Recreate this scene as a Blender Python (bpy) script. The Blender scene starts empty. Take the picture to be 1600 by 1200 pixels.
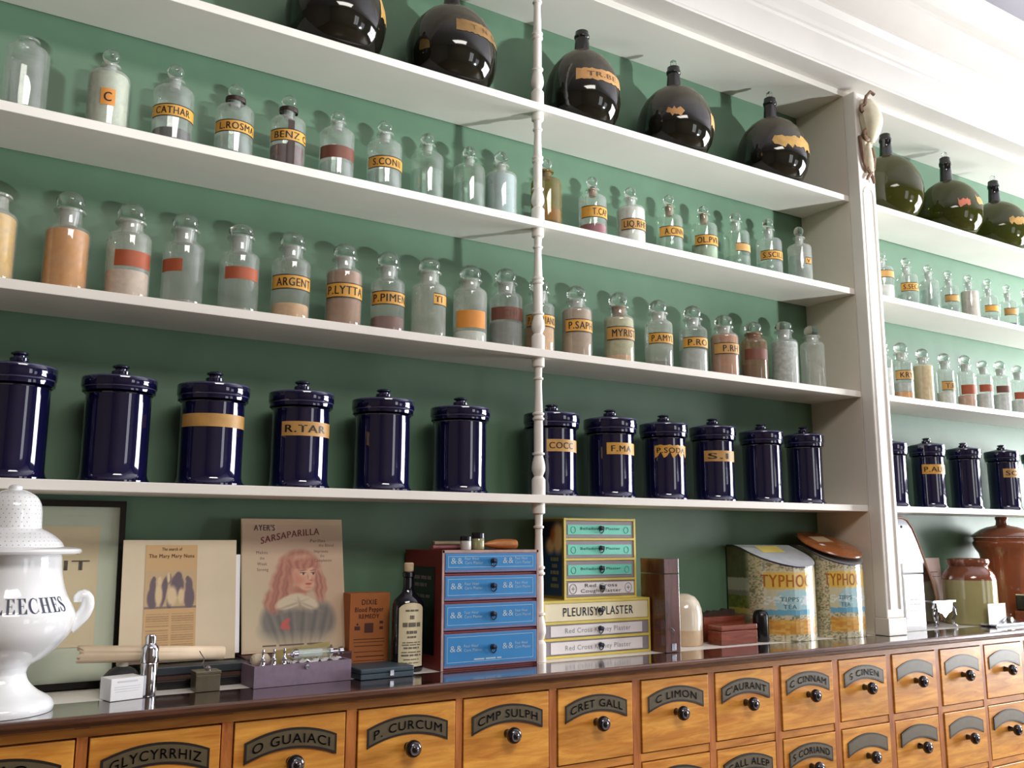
import bpy, bmesh, math, random
from mathutils import Vector, Matrix
PI = math.pi
rnd = random.Random(7)
SC = bpy.context.scene
COL = SC.collection

# ------------------------------------------------------------------ colour + materials
def lin(c):
    c = c / 255.0
    return c / 12.92 if c <= 0.04045 else ((c + 0.055) / 1.055) ** 2.4
def rgb(r, g, b): return (lin(r), lin(g), lin(b), 1.0)
MATS = {}
def base_mat(name):
    m = bpy.data.materials.new(name); m.use_nodes = True
    nt = m.node_tree; nt.nodes.clear()
    out = nt.nodes.new('ShaderNodeOutputMaterial')
    return m, nt, out
def N(nt, t, **kw):
    n = nt.nodes.new(t)
    for k, v in kw.items():
        if k.startswith('_'): setattr(n, k[1:], v)
        else: n.inputs[k.replace('_', ' ')].default_value = v
    return n
def mat(name, c, rough=0.5, var=0.08, scale=30.0, metal=0.0, spec=0.5, coat=0.0, bump=0.0, c2=None, stretch=(1, 1, 1)):
    """painted / printed / ceramic surface with procedural colour variation"""
    if name in MATS: return MATS[name]
    m, nt, out = base_mat(name)
    p = N(nt, 'ShaderNodeBsdfPrincipled', Roughness=rough, Metallic=metal)
    p.inputs['Specular IOR Level'].default_value = spec
    p.inputs['Coat Weight'].default_value = coat
    p.inputs['Coat Roughness'].default_value = 0.05
    tc = N(nt, 'ShaderNodeTexCoord'); mp = N(nt, 'ShaderNodeMapping')
    mp.inputs['Scale'].default_value = stretch
    nz = N(nt, 'ShaderNodeTexNoise', Scale=scale, Detail=5.0)
    L = nt.links.new
    L(tc.outputs['Object'], mp.inputs['Vector']); L(mp.outputs['Vector'], nz.inputs['Vector'])
    cr = N(nt, 'ShaderNodeValToRGB')
    a = c if c2 is None else c2
    cr.color_ramp.elements[0].position = 0.3; cr.color_ramp.elements[1].position = 0.7
    cr.color_ramp.elements[0].color = tuple(max(0, x * (1 - var)) for x in a[:3]) + (1,)
    cr.color_ramp.elements[1].color = tuple(min(1, x * (1 + var)) for x in c[:3]) + (1,)
    L(nz.outputs['Fac'], cr.inputs['Fac']); L(cr.outputs['Color'], p.inputs['Base Color'])
    if bump:
        b = N(nt, 'ShaderNodeBump', Strength=bump, Distance=0.002)
        L(nz.outputs['Fac'], b.inputs['Height']); L(b.outputs['Normal'], p.inputs['Normal'])
    L(p.outputs[0], out.inputs['Surface'])
    MATS[name] = m
    return m
def wood(name, c1, c2, rough=0.35, scale=7.0, along='x', coat=0.15):
    if name in MATS: return MATS[name]
    m, nt, out = base_mat(name); L = nt.links.new
    p = N(nt, 'ShaderNodeBsdfPrincipled', Roughness=rough); p.inputs['Coat Weight'].default_value = coat
    p.inputs['Coat Roughness'].default_value = 0.12
    tc = N(nt, 'ShaderNodeTexCoord'); mp = N(nt, 'ShaderNodeMapping')
    mp.inputs['Scale'].default_value = (1.2, 6, 9) if along == 'x' else (9, 6, 1.2)
    oi = N(nt, 'ShaderNodeObjectInfo'); sc = N(nt, 'ShaderNodeMath', _operation='MULTIPLY'); sc.inputs[1].default_value = 37.0
    L(oi.outputs['Random'], sc.inputs[0]); L(sc.outputs[0], mp.inputs['Location'])
    L(tc.outputs['Object'], mp.inputs['Vector'])
    n1 = N(nt, 'ShaderNodeTexNoise', Scale=scale, Detail=7.0, Roughness=0.62, Distortion=0.8)
    n2 = N(nt, 'ShaderNodeTexNoise', Scale=scale * 0.45, Detail=2.0)
    n3 = N(nt, 'ShaderNodeTexNoise', Scale=scale * 9, Detail=3.0)
    for n in (n1, n3): L(mp.outputs['Vector'], n.inputs['Vector'])
    L(mp.outputs['Vector'], n2.inputs['Vector'])
    cr = N(nt, 'ShaderNodeValToRGB'); e = cr.color_ramp.elements
    e[0].position = 0.32; e[0].color = c1; e[1].position = 0.66; e[1].color = c2
    L(n1.outputs['Fac'], cr.inputs['Fac'])
    mx = N(nt, 'ShaderNodeMix', _data_type='RGBA', _blend_type='MULTIPLY'); mx.inputs[0].default_value = 0.55
    c3 = N(nt, 'ShaderNodeValToRGB'); c3.color_ramp.elements[0].color = (.55, .5, .45, 1); c3.color_ramp.elements[0].position = .3
    c3.color_ramp.elements[1].color = (1, 1, 1, 1); c3.color_ramp.elements[1].position = .6
    L(n2.outputs['Fac'], c3.inputs['Fac']); L(cr.outputs['Color'], mx.inputs[6]); L(c3.outputs['Color'], mx.inputs[7])
    L(mx.outputs[2], p.inputs['Base Color'])
    b = N(nt, 'ShaderNodeBump', Strength=0.12, Distance=0.001); L(n3.outputs['Fac'], b.inputs['Height']); L(b.outputs['Normal'], p.inputs['Normal'])
    L(p.outputs[0], out.inputs['Surface'])
    MATS[name] = m; return m
def thin_glass(name, tint=(.93, .96, .94), haze=0.10, hazecol=(.75, .8, .78), edge=0.75, least=0.085):
    """thin-walled glass: clear in the middle, reflective towards the rim, a little dusty"""
    if name in MATS: return MATS[name]
    m, nt, out = base_mat(name); L = nt.links.new
    tr = N(nt, 'ShaderNodeBsdfTransparent', Color=tint + (1,))
    gl = N(nt, 'ShaderNodeBsdfGlossy', Roughness=0.03, Color=(1, 1, 1, 1))
    df = N(nt, 'ShaderNodeBsdfDiffuse', Color=hazecol + (1,))
    lw = N(nt, 'ShaderNodeLayerWeight', Blend=0.5)
    pw = N(nt, 'ShaderNodeMath', _operation='POWER'); pw.inputs[1].default_value = 4.0
    L(lw.outputs['Facing'], pw.inputs[0])
    mr = N(nt, 'ShaderNodeMapRange'); mr.inputs['To Min'].default_value = least; mr.inputs['To Max'].default_value = edge
    L(pw.outputs[0], mr.inputs['Value'])
    m1 = N(nt, 'ShaderNodeMixShader'); L(mr.outputs[0], m1.inputs[0]); L(tr.outputs[0], m1.inputs[1]); L(gl.outputs[0], m1.inputs[2])
    nz = N(nt, 'ShaderNodeTexNoise', Scale=35.0, Detail=4.0)
    tc = N(nt, 'ShaderNodeTexCoord'); L(tc.outputs['Object'], nz.inputs['Vector'])
    hz = N(nt, 'ShaderNodeMapRange'); hz.inputs['From Min'].default_value = .3; hz.inputs['From Max'].default_value = .7
    hz.inputs['To Min'].default_value = haze * .7; hz.inputs['To Max'].default_value = haze * 1.3
    L(nz.outputs['Fac'], hz.inputs['Value'])
    m2 = N(nt, 'ShaderNodeMixShader'); L(hz.outputs[0], m2.inputs[0]); L(m1.outputs[0], m2.inputs[1]); L(df.outputs[0], m2.inputs[2])
    L(m2.outputs[0], out.inputs['Surface'])
    MATS[name] = m; return m
def solid_glass(name, col=(.96, .98, .97), rough=0.0):
    if name in MATS: return MATS[name]
    m, nt, out = base_mat(name)
    g = N(nt, 'ShaderNodeBsdfGlass', Roughness=rough, IOR=1.5, Color=col + (1,))
    tc = N(nt, 'ShaderNodeTexCoord'); nz = N(nt, 'ShaderNodeTexNoise', Scale=25.0)
    b = N(nt, 'ShaderNodeBump', Strength=0.06, Distance=0.002)
    nt.links.new(tc.outputs['Object'], nz.inputs['Vector']); nt.links.new(nz.outputs['Fac'], b.inputs['Height'])
    nt.links.new(b.outputs['Normal'], g.inputs['Normal'])
    df = N(nt, 'ShaderNodeBsdfDiffuse', Color=(.72, .74, .73, 1)); mx = N(nt, 'ShaderNodeMixShader'); mx.inputs[0].default_value = .05
    nt.links.new(g.outputs[0], mx.inputs[1]); nt.links.new(df.outputs[0], mx.inputs[2]); nt.links.new(mx.outputs[0], out.inputs['Surface']); MATS[name] = m; return m
def vcol_mat(name, rough=0.6, coat=0.0):
    """a printed picture: its inks are stored per vertex"""
    if name in MATS: return MATS[name]
    m, nt, out = base_mat(name)
    p = N(nt, 'ShaderNodeBsdfPrincipled', Roughness=rough); p.inputs['Coat Weight'].default_value = coat
    a = N(nt, 'ShaderNodeVertexColor', _layer_name='ink')
    nt.links.new(a.outputs['Color'], p.inputs['Base Color']); nt.links.new(p.outputs[0], out.inputs['Surface'])
    MATS[name] = m; return m
def carboy_mat(name, glass, dust, amount, see=0.0):
    """dark bottle glass with dust lying on its upper half"""
    if name in MATS: return MATS[name]
    m, nt, out = base_mat(name); L = nt.links.new
    p = N(nt, 'ShaderNodeBsdfPrincipled', Roughness=0.06); p.inputs['Base Color'].default_value = glass
    p.inputs['Specular IOR Level'].default_value = 0.7
    d = N(nt, 'ShaderNodeBsdfDiffuse', Color=dust)
    g = N(nt, 'ShaderNodeNewGeometry'); sx = N(nt, 'ShaderNodeSeparateXYZ'); L(g.outputs['Normal'], sx.inputs[0])
    mr = N(nt, 'ShaderNodeMapRange'); mr.inputs['From Min'].default_value = 0.05; mr.inputs['From Max'].default_value = 0.75
    mr.inputs['To Max'].default_value = amount; L(sx.outputs['Z'], mr.inputs['Value'])
    tc = N(nt, 'ShaderNodeTexCoord'); nz = N(nt, 'ShaderNodeTexNoise', Scale=14.0, Detail=8.0); L(tc.outputs['Object'], nz.inputs['Vector'])
    mu = N(nt, 'ShaderNodeMath', _operation='MULTIPLY'); L(mr.outputs[0], mu.inputs[0])
    nr = N(nt, 'ShaderNodeMapRange'); nr.inputs['From Min'].default_value = .3; nr.inputs['From Max'].default_value = .7; nr.inputs['To Min'].default_value = .5
    L(nz.outputs['Fac'], nr.inputs['Value']); L(nr.outputs[0], mu.inputs[1])
    mx = N(nt, 'ShaderNodeMixShader'); L(mu.outputs[0], mx.inputs[0]); L(p.outputs[0], mx.inputs[1]); L(d.outputs[0], mx.inputs[2])
    last = mx
    if see:
        tr = N(nt, 'ShaderNodeBsdfTransparent', Color=(.42, .44, .2, 1))
        m3 = N(nt, 'ShaderNodeMixShader'); m3.inputs[0].default_value = see
        L(mx.outputs[0], m3.inputs[1]); L(tr.outputs[0], m3.inputs[2]); last = m3
    L(last.outputs[0], out.inputs['Surface']); MATS[name] = m; return m

# ------------------------------------------------------------------ mesh helpers
def mesh_obj(name, bm, m, parent=None, smooth=False, loc=None):
    me = bpy.data.meshes.new(name)
    bmesh.ops.recalc_face_normals(bm, faces=bm.faces)
    bm.to_mesh(me); bm.free()
    for x in (m if isinstance(m, (list, tuple)) else [m]): me.materials.append(x)
    if smooth:
        for p in me.polygons: p.use_smooth = True
        try: me.set_sharp_from_angle(angle=math.radians(38))
        except Exception: pass
    o = bpy.data.objects.new(name, me); COL.objects.link(o)
    if parent is not None: o.parent = parent
    if loc is not None: o.location = loc
    return o
def thing(name, label, cat, loc=(0, 0, 0), rz=0.0, group=None, kind=None):
    o = bpy.data.objects.new(name, None); COL.objects.link(o)
    o.empty_display_size = 0.02
    o.location = loc; o.rotation_euler = (0, 0, rz)
    o['label'] = label; o['category'] = cat
    if group: o['group'] = group
    if kind: o['kind'] = kind
    return o
def tag(o, label, cat, group=None, kind=None):
    o['label'] = label; o['category'] = cat
    if group: o['group'] = group
    if kind: o['kind'] = kind
    return o
def struct(o, label=None):
    o['kind'] = 'structure'
    if label: o['label'] = label
    return o
def box(bm, x0, x1, y0, y1, z0, z1, mi=0, bev=0.0):
    vs = [bm.verts.new(p) for p in [(x0, y0, z0), (x1, y0, z0), (x1, y1, z0), (x0, y1, z0), (x0, y0, z1), (x1, y0, z1), (x1, y1, z1), (x0, y1, z1)]]
    fs = []
    for q in [(0, 3, 2, 1), (4, 5, 6, 7), (0, 1, 5, 4), (1, 2, 6, 5), (2, 3, 7, 6), (3, 0, 4, 7)]:
        f = bm.faces.new([vs[i] for i in q]); f.material_index = mi; fs.append(f)
    if bev:
        ed = list({e for f in fs for e in f.edges})
        r = bmesh.ops.bevel(bm, geom=ed, offset=bev, segments=2, affect='EDGES', profile=0.6)
        for f in r['faces']: f.material_index = mi
    return fs
def nbox(*a, **k):
    bm = bmesh.new(); box(bm, *a, **k); return bm
def lathe(bm, prof, seg=32, cx=0, cy=0, cz=0, mi=0, sy=1.0):
    """prof: (r, z) or (r, z, material) from the bottom up; r==0 closes on the axis"""
    rings = []
    for q in prof:
        r, z = q[0], q[1]
        if r <= 1e-6: rings.append([bm.verts.new((cx, cy, cz + z))])
        else: rings.append([bm.verts.new((cx + r * math.cos(2 * PI * i / seg), cy + sy * r * math.sin(2 * PI * i / seg), cz + z)) for i in range(seg)])
    for k in range(len(rings) - 1):
        a, b = rings[k], rings[k + 1]
        mm = prof[k + 1][2] if len(prof[k + 1]) > 2 else mi
        for i in range(seg):
            j = (i + 1) % seg
            if len(a) == 1 and len(b) == 1: continue
            if len(a) == 1: f = bm.faces.new([a[0], b[j], b[i]])
            elif len(b) == 1: f = bm.faces.new([a[i], a[j], b[0]])
            else: f = bm.faces.new([a[i], a[j], b[j], b[i]])
            f.material_index = mm
def nlathe(prof, **k):
    bm = bmesh.new(); lathe(bm, prof, **k); return bm
def tube(bm, pts, r, seg=8, mi=0, cap=True):
    pts = [Vector(p) for p in pts]; n = len(pts); rings = []
    rr = r if isinstance(r, (list, tuple)) else [r] * n
    up = Vector((0.13, 0.31, 0.94))
    for i, p in enumerate(pts):
        t = (pts[min(i + 1, n - 1)] - pts[max(i - 1, 0)]).normalized()
        u = t.cross(up); u = u.normalized() if u.length > 1e-4 else t.orthogonal().normalized()
        v = t.cross(u)
        rings.append([bm.verts.new(p + rr[i] * (u * math.cos(2 * PI * k / seg) + v * math.sin(2 * PI * k / seg))) for k in range(seg)])
    for i in range(n - 1):
        for k in range(seg):
            f = bm.faces.new([rings[i][k], rings[i][(k + 1) % seg], rings[i + 1][(k + 1) % seg], rings[i + 1][k]]); f.material_index = mi
    if cap:
        for q in (rings[0], rings[-1]):
            f = bm.faces.new(q); f.material_index = mi
def prism_x(bm, prof, x0, x1, mi=0):
    """closed (y, z) outline extruded along x"""
    a = [bm.verts.new((x0, y, z)) for y, z in prof]; b = [bm.verts.new((x1, y, z)) for y, z in prof]; n = len(prof)
    for i in range(n):
        f = bm.faces.new([a[i], a[(i + 1) % n], b[(i + 1) % n], b[i]]); f.material_index = mi
    for q in (a, b):
        f = bm.faces.new(q); f.material_index = mi
def slab(bm, outline, y0, y1, mi=0):
    """(x, z) outline given thickness along y"""
    a = [bm.verts.new((x, y0, z)) for x, z in outline]; b = [bm.verts.new((x, y1, z)) for x, z in outline]; n = len(outline)
    for i in range(n):
        f = bm.faces.new([a[i], a[(i + 1) % n], b[(i + 1) % n], b[i]]); f.material_index = mi
    for q in (a, b):
        f = bm.faces.new(q); f.material_index = mi

# ------------------------------------------------------------------ lettering
TXT = {}
def glyphs(s):
    """flat letter outlines of s: triangles in a frame with cap height 1, x from 0 to w"""
    if s in TXT: return TXT[s]
    cu = bpy.data.curves.new('t', 'FONT'); cu.body = s; cu.size = 1.0; cu.resolution_u = 3; cu.space_character = 1.12
    ob = bpy.data.objects.new('t', cu); COL.objects.link(ob)
    dg = bpy.context.evaluated_depsgraph_get(); dg.update()
    me = ob.evaluated_get(dg).to_mesh()
    V = [(v.co.x, v.co.y) for v in me.vertices]; F = [tuple(p.vertices) for p in me.polygons]
    ob.evaluated_get(dg).to_mesh_clear()
    bpy.data.objects.remove(ob); bpy.data.curves.remove(cu)
    x0 = min(v[0] for v in V); x1 = max(v[0] for v in V)
    h = 0.70
    V = [((x - x0) / h, y / h) for x, y in V]
    TXT[s] = (V, F, (x1 - x0) / h); return TXT[s]
def letter_bm(s, place, height, width=None, bm=None, bold=True):
    """place(u, v): u along the line centred on 0 (metres), v above the baseline (metres)"""
    V, F, w = glyphs(s)
    sx = height if width is None else width / w
    t = bm or bmesh.new(); bm2 = bmesh.new()
    for sh in ((-.028, .028) if bold else (0,)):          # heavy strokes
        vs = [bm2.verts.new(((x + sh - w / 2) * sx, y * height, 0)) for x, y in V]
        for f in F:
            try: bm2.faces.new([vs[i] for i in f])
            except ValueError: pass
    for v in bm2.verts: v.co = Vector(place(v.co.x, v.co.y))
    me = bpy.data.meshes.new('tmp'); bm2.to_mesh(me); bm2.free(); t.from_mesh(me); bpy.data.meshes.remove(me)
    return t
def lettering(s, place, height, m, parent, width=None, bold=True):
    bm = letter_bm(s, place, height, width, None, bold)
    me = bpy.data.meshes.new('lettering'); bm.to_mesh(me); bm.free(); me.materials.append(m)
    o = bpy.data.objects.new('lettering', me); COL.objects.link(o); o.parent = parent
    return o
def on_cyl(r, th0, z0):
    """wrap around a vertical cylinder; th is measured from -y towards +x"""
    def f(u, v):
        t = th0 + u / r
        return (r * math.sin(t), -r * math.cos(t), z0 + v)
    return f
def on_plane(x, y, z, tilt=0.0):
    def f(u, v): return (x + u, y, z + v)
    return f
def band(bm, r, t0, t1, z0, z1, n=18, ring=None, mi=0, edge=0.0, mi_edge=1):
    """curved label: a strip on a cylinder, with darker ruled edges"""
    zz = [z0, z1] if not edge else [z0, z0 + edge, z1 - edge, z1]
    mm = [mi] if not edge else [mi_edge, mi, mi_edge]
    cols = []
    for i in range(n + 1):
        t = t0 + (t1 - t0) * i / n
        cols.append([bm.verts.new(((ring(z) if ring else r) * math.sin(t), -(ring(z) if ring else r) * math.cos(t), z)) for z in zz])
    for i in range(n):
        for k in range(len(zz) - 1):
            f = bm.faces.new([cols[i][k], cols[i + 1][k], cols[i + 1][k + 1], cols[i][k + 1]]); f.material_index = mm[k]
def painted(name, fn, w, h, nx, ny, place, m, parent):
    """a printed sheet: fn(s, t) -> ink, s and t in 0..1"""
    me = bpy.data.meshes.new(name)
    V = [place((i / nx - .5) * w, j / ny * h) for j in range(ny + 1) for i in range(nx + 1)]
    F = [(j * (nx + 1) + i, j * (nx + 1) + i + 1, (j + 1) * (nx + 1) + i + 1, (j + 1) * (nx + 1) + i) for j in range(ny) for i in range(nx)]
    me.from_pydata(V, [], F); me.materials.append(m)
    ca = me.color_attributes.new('ink', 'FLOAT_COLOR', 'POINT')
    k = 0
    for j in range(ny + 1):
        for i in range(nx + 1):
            c = fn(i / nx, j / ny); ca.data[k].color = (lin(c[0]), lin(c[1]), lin(c[2]), 1); k += 1
    for p in me.polygons: p.use_smooth = True
    o = bpy.data.objects.new(name, me); COL.objects.link(o)
    if parent is not None: o.parent = parent
    return o
def print_lines(rows, place, m, parent, seed=1):
    """small print too fine to read: each row (x, z, width, height) is a run of word-long dashes"""
    bm = bmesh.new()
    for k, (x, z, w, h) in enumerate(rows):
        a = x - w / 2; i = 0
        while a < x + w / 2 - .001:
            b = min(x + w / 2, a + w * (.16 + .26 * hsh(k + seed, i)))
            n = 4
            for q in range(n):
                u0, u1 = a + (b - a) * q / n, a + (b - a) * (q + 1) / n
                bm.faces.new([bm.verts.new(place(u, v)) for u, v in ((u0, z), (u1, z), (u1, z + h), (u0, z + h))])
            a = b + w * .05; i += 1
    me = bpy.data.meshes.new('small_print'); bm.to_mesh(me); bm.free(); me.materials.append(m)
    o = bpy.data.objects.new('small_print', me); COL.objects.link(o); o.parent = parent
    return o
def mixc(a, b, t):
    t = max(0.0, min(1.0, t)); return tuple(a[i] + (b[i] - a[i]) * t for i in range(3))
def blob(s, t, cx, cy, rx, ry, soft=0.25, rot=0.0):
    dx, dy = s - cx, t - cy
    if rot: dx, dy = dx * math.cos(rot) + dy * math.sin(rot), -dx * math.sin(rot) + dy * math.cos(rot)
    d = math.sqrt((dx / rx) ** 2 + (dy / ry) ** 2)
    return max(0.0, min(1.0, (1 + soft - d) / (2 * soft)))
def hsh(a, b=0):
    v = math.sin(a * 127.1 + b * 311.7) * 43758.5453; return v - math.floor(v)
# ------------------------------------------------------------------ materials of the place
M_white = mat('white_paint', rgb(232, 228, 220), 0.42, .03, 6)
M_cream = mat('cream_paint', rgb(226, 217, 203), 0.45, .03, 5)
M_green = mat('green_wall_paint', rgb(92, 124, 100), 0.5, .07, 9, bump=.05)
M_ceil = mat('ceiling_paint', rgb(196, 190, 200), 0.8, .03, 4)
M_room = mat('room_plaster', rgb(104, 92, 80), 0.8, .05, 4)
M_floor = wood('floor_boards', rgb(84, 62, 44), rgb(112, 84, 60), .4, 3)
M_gilt = mat('worn_gilding', rgb(120, 92, 70), 0.5, .25, 60)
M_shell = mat('aged_cream_plaster', rgb(214, 206, 178), 0.5, .1, 40)
M_drawer = wood('drawer_wood', rgb(200, 124, 44), rgb(240, 174, 78), .33, 6.5, 'x')
M_rail = wood('rail_wood', rgb(174, 104, 38), rgb(222, 152, 66), .36, 6, 'x')
M_stile = wood('stile_wood', rgb(158, 88, 40), rgb(206, 130, 64), .36, 6, 'z')
M_top = wood('dark_polished_top', rgb(46, 30, 28), rgb(74, 50, 46), .1, 5, 'x', coat=1.0)
M_nose = wood('worn_nosing', rgb(72, 44, 34), rgb(112, 74, 54), .28, 6, 'x', coat=.5)
M_plate = mat('tarnished_nameplate', rgb(88, 77, 54), 0.4, .12, 60, spec=.6)
M_plate_edge = mat('nameplate_edge', rgb(30, 24, 20), 0.4, .1, 40)
M_plate_ink = mat('nameplate_letter', rgb(26, 22, 20), 0.4, .1, 40)
M_knob = mat('dark_horn_knob', rgb(22, 17, 22), 0.12, .2, 20, coat=.6)
M_knob_ring = mat('knob_centre', rgb(120, 112, 120), 0.25, .2, 20)
M_clear = thin_glass('clear_glass', haze=.15, hazecol=(.66, .68, .65), edge=.85)
M_greenish = thin_glass('greenish_glass', (.88, .95, .89), .12, (.58, .66, .58), .85)
M_dusty = thin_glass('dusty_glass', (.9, .93, .9), .24, (.72, .74, .68))
M_amberglass = thin_glass('amber_glass', (.6, .48, .16), .3, (.28, .24, .09), .5)
M_stop = solid_glass('stopper_glass')
M_ground = thin_glass('ground_glass', (.9, .92, .9), .5, (.66, .67, .65), .6)
M_cork = mat('cork', rgb(140, 100, 66), 0.8, .25, 120)
M_darkseal = mat('dark_wax_seal', rgb(46, 26, 22), 0.45, .2, 50)
M_amber = mat('amber_label_paper', rgb(214, 158, 66), 0.5, .1, 45)
M_ochre = mat('ochre_label_paper', rgb(196, 150, 84), 0.5, .14, 40)
M_maroon = mat('maroon_label_paper', rgb(112, 66, 52), 0.5, .12, 40)
M_rust = mat('rust_label_paper', rgb(166, 82, 48), 0.55, .1, 40)
M_orange = mat('orange_label_paper', rgb(216, 142, 60), 0.55, .08, 40)
M_ink = mat('black_ink', rgb(30, 22, 16), 0.45, .1, 40)
M_brownink = mat('faded_ink', rgb(96, 70, 46), 0.6, .1, 40)
M_canister = mat('cobalt_glaze', rgb(16, 16, 54), 0.05, .15, 8, spec=.75, coat=.5)
M_rim = mat('glaze_wear_line', rgb(76, 78, 110), 0.15, .2, 60, spec=.7)
M_porcelain = mat('white_porcelain', rgb(236, 238, 240), 0.08, .015, 6, spec=.6, coat=.4)
M_hole = mat('perforation_dark', rgb(120, 116, 124), .6, .1, 20)
M_chrome = mat('chrome_plate', rgb(210, 210, 216), 0.06, .03, 30, metal=1.0)
M_steel = mat('nickel_steel', rgb(176, 176, 184), 0.2, .08, 40, metal=1.0)
M_brass = mat('dull_brass', rgb(112, 106, 88), 0.3, .15, 50, metal=.5)
M_print = vcol_mat('printed_card'); M_tinprint = vcol_mat('printed_tin', .22, .5)
M_card = mat('cream_card', rgb(214, 198, 170), .7, .05, 12)
M_whitecard = mat('white_card', rgb(236, 236, 238), .55, .02, 12)
M_newsprint = mat('yellowed_newsprint', rgb(198, 160, 112), .75, .08, 20)
M_black = mat('black_lacquer', rgb(16, 15, 18), .25, .15, 20)
M_dark = mat('dark_cloth_board', rgb(34, 36, 40), .55, .15, 40)

# ------------------------------------------------------------------ dimensions (metres)
YW, YF = 1.993, 1.80            # wall plane and shelf fronts
T = 1.218                       # worktop height
ZS = [1.600, 1.951, 2.279, 2.587]   # shelf tops, bottom to top
TH = 0.019
ZE = 2.930                      # underside of the head board
XL, XP, XQ, XR = -0.9, 2.405, 2.485, 4.6
YT, YD = 1.66, 1.70             # worktop edge, drawer faces

# ------------------------------------------------------------------ room
o = mesh_obj('wall_back', nbox(XL - 1.6, 6.6, YW, YW + .12, 0, 3.62), M_green); struct(o, 'green painted wall behind the shelves')
o = mesh_obj('floor', nbox(-2.5, 6.6, -3.12, YW + .12, -.1, 0), M_floor); struct(o)
o = mesh_obj('ceiling', nbox(-2.5, 6.6, -3.12, YW + .12, 3.62, 3.74), M_ceil); struct(o, 'pale lavender grey ceiling')
o = mesh_obj('wall_left', nbox(-2.62, -2.5, -3.12, YW + .12, 0, 3.62), M_room); struct(o)
bm = bmesh.new()                 # street wall with two shop windows
W3 = (2.6, 3.7, 1.0, 2.85)
W1 = (4.6, 6.2, 0.512, 2.2)  # sill height shaped to keep the pavement light off the lower shelves
for a, b, c, d in ((-2.5, W3[0], 0, 3.62), (W3[0], W3[1], 0, W3[2]), (W3[0], W3[1], W3[3], 3.62), (W3[1], W1[0], 0, 3.62), (W1[0], W1[1], 0, W1[2]), (W1[0], W1[1], W1[3], 3.62), (W1[1], 6.6, 0, 3.62)):
    box(bm, a, b, -3.12, -3.0, c, d)
struct(mesh_obj('wall_front', bm, M_room))
bm = bmesh.new()                 # side wall with a tall window
W2 = (-0.8, 1.6, 0.8, 3.1)
box(bm, 6.5, 6.62, -3.0, W2[0], 0, 3.62); box(bm, 6.5, 6.62, W2[1], YW, 0, 3.62)
box(bm, 6.5, 6.62, W2[0], W2[1], 0, W2[2]); box(bm, 6.5, 6.62, W2[0], W2[1], W2[3], 3.62)
struct(mesh_obj('wall_right', bm, M_room))
for nm, WW in (('window_1', W1), ('window_3', W3)):
    w = bpy.data.objects.new(nm, None); COL.objects.link(w); w['kind'] = 'structure'
    bm = bmesh.new()
    for a in (WW[0], (WW[0] + WW[1]) / 2 - .03, WW[1] - .06): box(bm, a, a + .06, -3.09, -3.03, WW[2], WW[3])
    for a in (WW[2], WW[3] - .06): box(bm, WW[0], WW[1], -3.09, -3.03, a, a + (.06 if a > 1 else .006))
    if WW is W1: box(bm, WW[0], WW[1], -3.10, -3.02, .618, .76)  # added rail, shaped to hold the pavement light off the cornice
    mesh_obj('window_frame', bm, M_cream, w)
    mesh_obj('pane', nbox(WW[0] + .06, WW[1] - .06, -3.064, -3.06, WW[2] + (.06 if WW[2] > .9 else .006), WW[3] - .06), thin_glass('window_glass', (.99, .99, .99), .0, least=.02), w)
w = bpy.data.objects.new('window_2', None); COL.objects.link(w); w['kind'] = 'structure'
bm = bmesh.new()
for k in range(4):
    a = W2[0] + (W2[1] - W2[0] - .07) * k / 3; box(bm, 6.53, 6.59, a, a + .07, W2[2], W2[3])
for a in (W2[2], W2[2] + 1.05, W2[3] - .07): box(bm, 6.53, 6.59, W2[0], W2[1], a, a + .07)
mesh_obj('window_frame', bm, M_cream, w)
mesh_obj('pane', nbox(6.556, 6.56, W2[0] + .07, W2[1] - .07, W2[2] + .07, W2[3] - .07), thin_glass('window_glass'), w)

# ------------------------------------------------------------------ wall shelving (one built unit)
unit = thing('shelving_unit', 'white built-in wall shelving with open shelves against the green wall', 'shelving', (0, 0, T))
def U(name, bm, m, lab=None, smooth=False):
    for v in bm.verts: v.co.z -= T
    o = mesh_obj(name, bm, m, unit, smooth)
    if lab: o['label'] = lab
    return o
words = ['lowest', 'second', 'third', 'top']
for k, z in enumerate(ZS):
    for (a, b, side) in ((XL, XP, 'long left'), (XQ, XR, 'right')):
        bm = bmesh.new(); box(bm, a, b, YF, YW - .006, z - TH, z, bev=.0015)
        U('shelf', bm, M_white)
for (a, b) in ((XL, XP), (XQ, XR)):
    U('base_board', nbox(a, b, YF, YW - .0005, T - .004, T - .0006), M_white)
    bm = bmesh.new(); box(bm, a, b, YF, YW - .0005, ZE, ZE + .02, bev=.001); U('head_board', bm, M_white)
U('divider_panel', nbox(XP, XQ, YF, YW - .0005, T, ZE + .02), M_cream)
bm = bmesh.new()                # pilaster on the divider
box(bm, XP, XQ, 1.757, YF, T + .05, 2.93, bev=.004)
box(bm, XP - .002, XQ + .002, 1.752, YF, T, T + .05, bev=.002)
pil = U('pilaster', bm, M_white)
bm = bmesh.new()                # raised bead with an arched head
xm = (XP + XQ) / 2
for hw, r in ((.024, .0045),):
    p = [(xm - hw, 1.757, T + .075)] + [(xm - hw * math.cos(a), 1.757, 2.585 + hw * math.sin(a)) for a in [PI * i / 10 for i in range(11)]] + [(xm + hw, 1.757, T + .075)]
    tube(bm, p, r, 8)
for v in bm.verts: v.co.z -= T
mesh_obj('moulding', bm, M_white, pil, True)
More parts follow.
